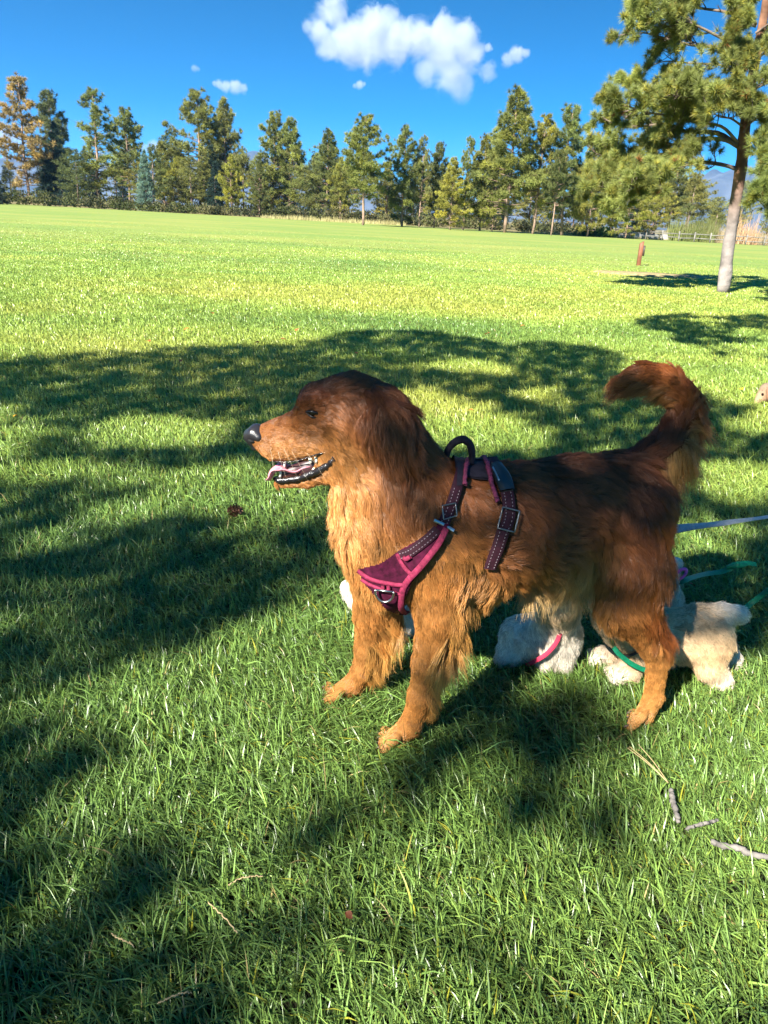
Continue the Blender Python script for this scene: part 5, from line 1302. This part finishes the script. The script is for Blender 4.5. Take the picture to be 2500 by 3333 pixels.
mb = MB(); kc = P(2398, 1842, 2.07)
mb.tube([kc+[-.028, 0, -.006], kc+[-.01, -.004, .004], kc+[.012, .002, .002], kc+[.03, 0, .006]], [.006, .010, .009, .005], 8); mb.tube([kc+[-.006, -.012, .0], kc+[.0, -.004, .012], kc+[.004, .01, .004]], .006, 7)
kn = mb.obj('knot', M_green, o, world=False)
strap_obj('leash', [P(2395, 2010, 1.82), P(2436, 1972, 1.86), P(2470, 1945, 1.86), P(2510, 1915, 1.84), P(2600, 1860, 1.8)], (-.3, -.6, .75), .015, M_green, 'green leash passing behind the cream puppy tail to the right edge', 'leash')
strap_obj('leash', [P(1998, 2106, 1.600), P(2010, 2124, 1.595), P(2035, 2146, 1.592), P(2065, 2166, 1.592), P(2105, 2183, 1.60), P(2150, 2196, 1.61)], (0, -.9, .4), .012, M_green, 'green leash hanging in a curve from the nursing cream puppy collar', 'leash')
mb = MB(); pp = spline([P(1972, 2040, 1.60), P(1985, 2070, 1.597), P(1997, 2104, 1.60)], 14); mb.tube(pp, lerp1([.0025, .005, .0028, .0055, .004, .002], 14), 7); o = mb.obj('leash_clip', M_steel); tag(o, 'small steel snap clip between the cream puppy collar and green leash', 'clip')
mb = MB(); cc = P(2040, 2052, 1.66); an = np.linspace(0, 2*math.pi, 36); ax = unit(P(2125, 2070, 1.70)-P(1990, 2005, 1.62)); u = unit(np.cross(ax, [0, 1, 0])); v = np.cross(ax, u)
mb.tube(cc+.063*(np.cos(an)[:, None]*u+np.sin(an)[:, None]*v), .004, 6, flat=(.6, 1.6)); o = mb.obj('puppy_collar', M_black); tag(o, 'narrow black collar around the neck of the nursing cream puppy', 'collar')
strap_obj('leash', [P(1832, 2015, 1.592), P(1824, 2055, 1.60), P(1810, 2092, 1.605), P(1780, 2127, 1.615), P(1745, 2150, 1.63), P(1715, 2165, 1.66)], (0, -.9, .4), .011, M_rose, 'dark pink leash draped over the white puppy under the belly', 'leash')
mb = MB(); c = P(2216, 1869, 1.88); an = np.linspace(0, 2*math.pi, 30); r2 = np.array([.0115, .0150])
pp = c+np.cos(an)[:, None]*.0115*np.array([1, -.2, .25])+np.sin(an)[:, None]*.0165*np.array([.25, -.1, 1]); mb.tube(pp, .0032, 8, flat=(1, 1.4)); mb.tube([c+[-.012, 0, -.012], c+[-.022, 0, -.018]], .003, 6)
o = mb.obj('puppy_collar', M_hot); tag(o, 'bright pink looped collar end sticking out behind the retriever rump', 'collar')
# ------------------------------------------------------------------ small things on the lawn
def pine_cone(c, r, label, seed=0):
    rs = np.random.RandomState(seed); mb = MB(); ax = unit(np.array([.8, -.3, .25])); u = unit(np.cross(ax, [0, 0, 1])); v = np.cross(ax, u)
    mb.tube([c-ax*r*1.2, c, c+ax*r*1.2], [r*.3, r*.45, r*.15], 8, col=(.5, .35, .25))
    for i in range(70):
        t = i/70; a = i*2.39996; rr = r*(.35+.75*math.sin(math.pi*(t*.85+.12))); d = math.cos(a)*u+math.sin(a)*v; b = c+ax*r*(t*2.3-1.15)
        tip = b+d*rr+ax*r*.25; s = np.cross(d, ax)*r*.22
        mb.add([b+d*r*.25-s*.5, b+d*r*.25+s*.5, tip+s, tip-s, tip*1.0+ax*r*.1+d*r*.06], [[0, 1, 2, 3]], [[3, 2, 4]], np.array((1, .8, .65))*rs.uniform(.5, 1.3))
    o = mb.obj('pine_cone', mat('cone_scales', (.15, .085, .055), rough=.8, attr='col')); tag(o, label, 'pine cone'); return o
g = gnd(762, 1682); pine_cone(g+[0, 0, .024], .022, 'dark pine cone lying in the grass left of the retriever', 1)
def leaf(px, py, size, col, label, seed):
    rs = np.random.RandomState(seed); c = gnd(px, py)+[0, 0, .035]; size = size*.62; a = rs.uniform(0, 6.28); d = np.array([math.cos(a), math.sin(a), rs.uniform(-.2, .5)]); s = np.array([-math.sin(a), math.cos(a), rs.uniform(-.3, .3)])
    n = 9; t = np.linspace(0, 1, n); w = np.sin(t*math.pi)**.8*.42*(1+.15*np.cos(t*22)); mid = c+d*size*(t-.5)[:, None]+[0, 0, 1]*(np.sin(t*math.pi)*size*.18)[:, None]
    up = s*size; V = np.concatenate([mid-up*w[:, None]+[0, 0, size*.12], mid, mid+up*w[:, None]+[0, 0, size*.10]]); k = np.arange(n-1)
    q = np.concatenate([np.stack([k+i*n, k+1+i*n, k+1+(i+1)*n, k+(i+1)*n], 1) for i in range(2)])
    o = mobj('fallen_leaf', V, q, mat('dead_leaf', col, rough=.6, transl=.3)); tag(o, label, 'leaf', 'fallen leaves on the lawn')
LB = (.42, .13, .035); LO = (.62, .22, .05); LY = (.75, .42, .03)
for a in [(1133, 3036, .022, (.14, .04, .012), 'brown curled leaf in the bottom lawn, nearest to the camera', 1), (1530, 1356, .05, LO, 'orange leaf on the lit grass above the harness handle', 2),
          (923, 1120, .07, LB, 'red-brown leaf on the shade edge, left of centre', 3), (836, 1131, .07, LB, 'red-brown leaf just left of another at the shade edge', 4), (966, 1088, .07, LB, 'small rusty leaf in the sunny lawn above the dog head', 5),
          (484, 1127, .07, LB, 'rusty leaf lying at the shadow border far left', 6), (608, 1086, .08, LO, 'orange leaf on the sunny lawn upper left', 7), (1584, 1100, .08, LB, 'rusty leaf on the sunny lawn right of the middle', 8),
          (1700, 1073, .08, LO, 'pale orange leaf on the sunny lawn between middle and near pine', 9), (590, 1192, .06, LB, 'red leaf in the shaded lawn upper left', 10), (1640, 1040, .08, LB, 'small rusty leaf far out on the sunny lawn', 11),
          (52, 1377, .035, LY, 'yellow flower-like leaf near the left edge', 12), (2408, 1284, .06, LY, 'yellow leaf on the grass left of the brown-masked puppy', 13), (2246, 1938, .035, (.40, .05, .02), 'red leaf standing in the dark grass above the cream puppy back', 14),
          (690, 1032, .09, LB, 'tiny rusty leaf far up the left lawn', 15), (1160, 1165, .06, LO, 'orange leaf in the shade straight above the dog brow', 16)]: leaf(*a)
M_twig = mat('dry_twig', (.15, .135, .12), rough=.85, noise=(40, .5, 4), bump=(160, .7, .003))
def stick(pts, r, label, name='twig', m=None, kinks=True):
    rs = np.random.RandomState(len(label)); p = spline([gnd(x, y)+[0, 0, z*.62] for x, y, z in pts], 30); mb = MB()
    mb.tube(p+rs.randn(30, 3)*.0008, r*(1+.08*rs.randn(30)+.12*np.sin(np.arange(30)*1.1))*lerp1([.8, 1, .8], 30), 8); o = mb.obj(name, m or M_twig); tag(o, label, 'twig', 'twigs lying in the lawn'); return o
stick([(2174, 2610, .050), (2180, 2636, .046), (2190, 2668, .040), (2203, 2700, .030)], .0055, 'knobbly grey twig end with pine needles, at lower right')
stick([(2228, 2722, .028), (2275, 2716, .040), (2330, 2700, .036)], .0035, 'thin broken grey twig half hidden below the knobbly twig')
stick([(2310, 2765, .032), (2345, 2788, .040), (2395, 2800, .044), (2435, 2818, .044), (2520, 2828, .040)], .0060, 'thick grey twig running off the right edge near the bottom')
M_straw = mat('straw', (.36, .27, .13), rough=.6)
nb = empty('needle_bundle', gnd(2160, 2612)); tag(nb, 'three long tan pine needles joined at the knobbly twig', 'pine needles')
for (x, y) in ((2024, 2485), (2031, 2481), (2058, 2472)):
    mb = MB(); a = gnd(2160, 2618)+[0, 0, .052]; b = gnd(x, y+40)+[0, 0, .070]; mb.tube(spline([a, (a+b)/2+[0, 0, .004], b], 8), .0008, 5); mb.obj('needle', M_straw, nb)
for i, (pts, lab) in enumerate([([(745, 2935, .06), (800, 2915, .065), (858, 2908, .06)], 'pale dry grass stem left of the bottom centre'), ([(520, 3318, .05), (575, 3300, .06), (628, 3285, .055)], 'yellow dry blade at the bottom edge left of centre'),
      ([(680, 2985, .05), (720, 3030, .06), (775, 3085, .05)], 'tan stalk slanting down in the lower left lawn'), ([(370, 3090, .05), (400, 3110, .055), (440, 3130, .05)], 'short tan stalk in the dark grass at lower left')]):
    stick(pts, .0012, lab, 'dry_stem', M_straw)
# ------------------------------------------------------------------ clouds: volumes of droplets well beyond everything else
def cloud(name, puffs, label, dens=.012, nscale=1.0, amp=.5, Yd=6500, warp=1.0):
    """puffs (px, py, r_px, flat) in photograph pixels"""
    pc = [(atY(x, y, Yd), r/FPX*Yd*1.02) for x, y, r in puffs]
    c0 = np.mean([p for p, r in pc], 0)
    m = bpy.data.materials.new(name); m.use_nodes = True; N = m.node_tree.nodes; L = m.node_tree.links
    N.remove(N['Principled BSDF']); vol = N.new('ShaderNodeVolumePrincipled')
    vol.inputs['Color'].default_value = (.88, .905, .95, 1); vol.inputs['Anisotropy'].default_value = .35
    tc = N.new('ShaderNodeTexCoord')
    n1 = N.new('ShaderNodeTexNoise'); n1.inputs['Scale'].default_value = .0075*nscale; n1.inputs['Detail'].default_value = 8; n1.inputs['Roughness'].default_value = .68; n1.inputs['Distortion'].default_value = .6
    L.new(tc.outputs['Object'], n1.inputs['Vector'])
    cur = None
    for p, r in pc:
        d = N.new('ShaderNodeVectorMath'); d.operation = 'DISTANCE'; L.new(tc.outputs['Object'], d.inputs[0]); d.inputs[1].default_value = tuple(p-c0)
        q = N.new('ShaderNodeMath'); q.operation = 'MULTIPLY_ADD'; L.new(d.outputs['Value'], q.inputs[0]); q.inputs[1].default_value = -1/r; q.inputs[2].default_value = 1.0
        if cur is None: cur = q.outputs[0]
        else:
            mx = N.new('ShaderNodeMath'); mx.operation = 'SMOOTH_MAX'; L.new(cur, mx.inputs[0]); L.new(q.outputs[0], mx.inputs[1]); mx.inputs[2].default_value = .22; cur = mx.outputs[0]
    a = N.new('ShaderNodeMath'); a.operation = 'MULTIPLY_ADD'; L.new(n1.outputs[0], a.inputs[0]); a.inputs[1].default_value = 2*amp; a.inputs[2].default_value = -amp*1.12
    s = N.new('ShaderNodeMath'); s.operation = 'ADD'; L.new(cur, s.inputs[0]); L.new(a.outputs[0], s.inputs[1])
    mr = N.new('ShaderNodeMapRange'); mr.inputs[1].default_value = .06; mr.inputs[2].default_value = .46; mr.inputs[3].default_value = 0; mr.inputs[4].default_value = dens
    L.new(s.outputs[0], mr.inputs[0]); zz = [p[2]-c0[2] for p, r in pc]; rr_ = max(r for p, r in pc)
    sz = N.new('ShaderNodeSeparateXYZ'); L.new(tc.outputs['Object'], sz.inputs[0]); hz = N.new('ShaderNodeMapRange'); L.new(sz.outputs[2], hz.inputs[0])
    hz.inputs[1].default_value = min(zz)-rr_*.9; hz.inputs[2].default_value = max(zz)+rr_*.2; hz.inputs[3].default_value = .10; hz.inputs[4].default_value = 1
    dm = N.new('ShaderNodeMath'); dm.operation = 'MULTIPLY'; L.new(mr.outputs[0], dm.inputs[0]); L.new(hz.outputs[0], dm.inputs[1]); L.new(dm.outputs[0], vol.inputs['Density']); L.new(vol.outputs[0], N['Material Output'].inputs['Volume'])
    m.cycles.volume_step_rate = .5
    mb = MB()
    # one closed hull round all the puffs
    B = Beast(); sc = 1/400.
    for p, r in pc: B.rc(((p-c0)*sc, r*1.3*sc), ((p-c0)*sc+[.001, 0, 0], r*1.3*sc), .1, flow=(1, 0, 0))
    V, Q = B.skin(max(r for p, r in pc)*sc/7)
    me = make_mesh(name, V/sc, Q, m); o = bpy.data.objects.new('cloud', me); o.location = c0; COL.objects.link(o)
    tag(o, label, 'cloud', 'small clouds in the blue sky' if len(puffs) < 6 else None); return o
def build_clouds():
    c = lambda x, y: (900+x*.5425, y*.5425)
    big = [(345, 70, 90), (260, 190, 75), (330, 270, 90), (190, 160, 40), (450, 250, 130), (600, 180, 125), (560, 300, 110), (720, 230, 130), (700, 130, 60), (860, 240, 110), (1010, 170, 95), (1100, 230, 100), (1010, 290, 130), (1150, 330, 100), (1270, 430, 55), (900, 430, 85), (1050, 450, 120), (1100, 530, 80), (1150, 220, 70), (620, 110, 45)]
    cloud('big_cloud', [(*c(x, y), r*.5425*1.12) for x, y, r in big], 'large white cumulus cloud with grey-blue underside, biggest in the sky', dens=.014, amp=1.0)
    cloud('cloud_b', [(*c(1440, 330), 30), (*c(1390, 360), 26), (*c(1490, 320), 18), (*c(1270, 285), 16)], 'small curled white cloud just right of the big cumulus', dens=.02, nscale=3, amp=.8)
    cloud('cloud_c', [(715, 276, 18), (735, 282, 22), (765, 285, 26), (790, 290, 18), (700, 272, 10)], 'small flat white cloud above the tallest left-hand pines', dens=.02, nscale=3.2, amp=.85)
    cloud('cloud_d', [(633, 222, 13), (645, 225, 9)], 'faint tiny white puff, topmost of the left-hand clouds', dens=.012, nscale=3, amp=.5)
    cloud('cloud_e', [(*c(500, 510), 16), (*c(470, 516), 9), (*c(525, 505), 8)], 'tiny white cloud wisp below the big cumulus', dens=.02, nscale=3, amp=.45)
    cloud('cloud_f', [(500, 478, 26), (530, 482, 22), (470, 485, 20)], 'low white cloud peeking between the left-hand pines at the horizon', dens=.012, nscale=1.5, amp=.45)
    cloud('cloud_g', [(20, 440, 40), (70, 460, 30)], 'low white cloud behind the bronze pine at the left edge', dens=.012, nscale=1.5, amp=.45)
S.cycles.volume_bounces = 4; S.cycles.max_bounces = 12
build_clouds()
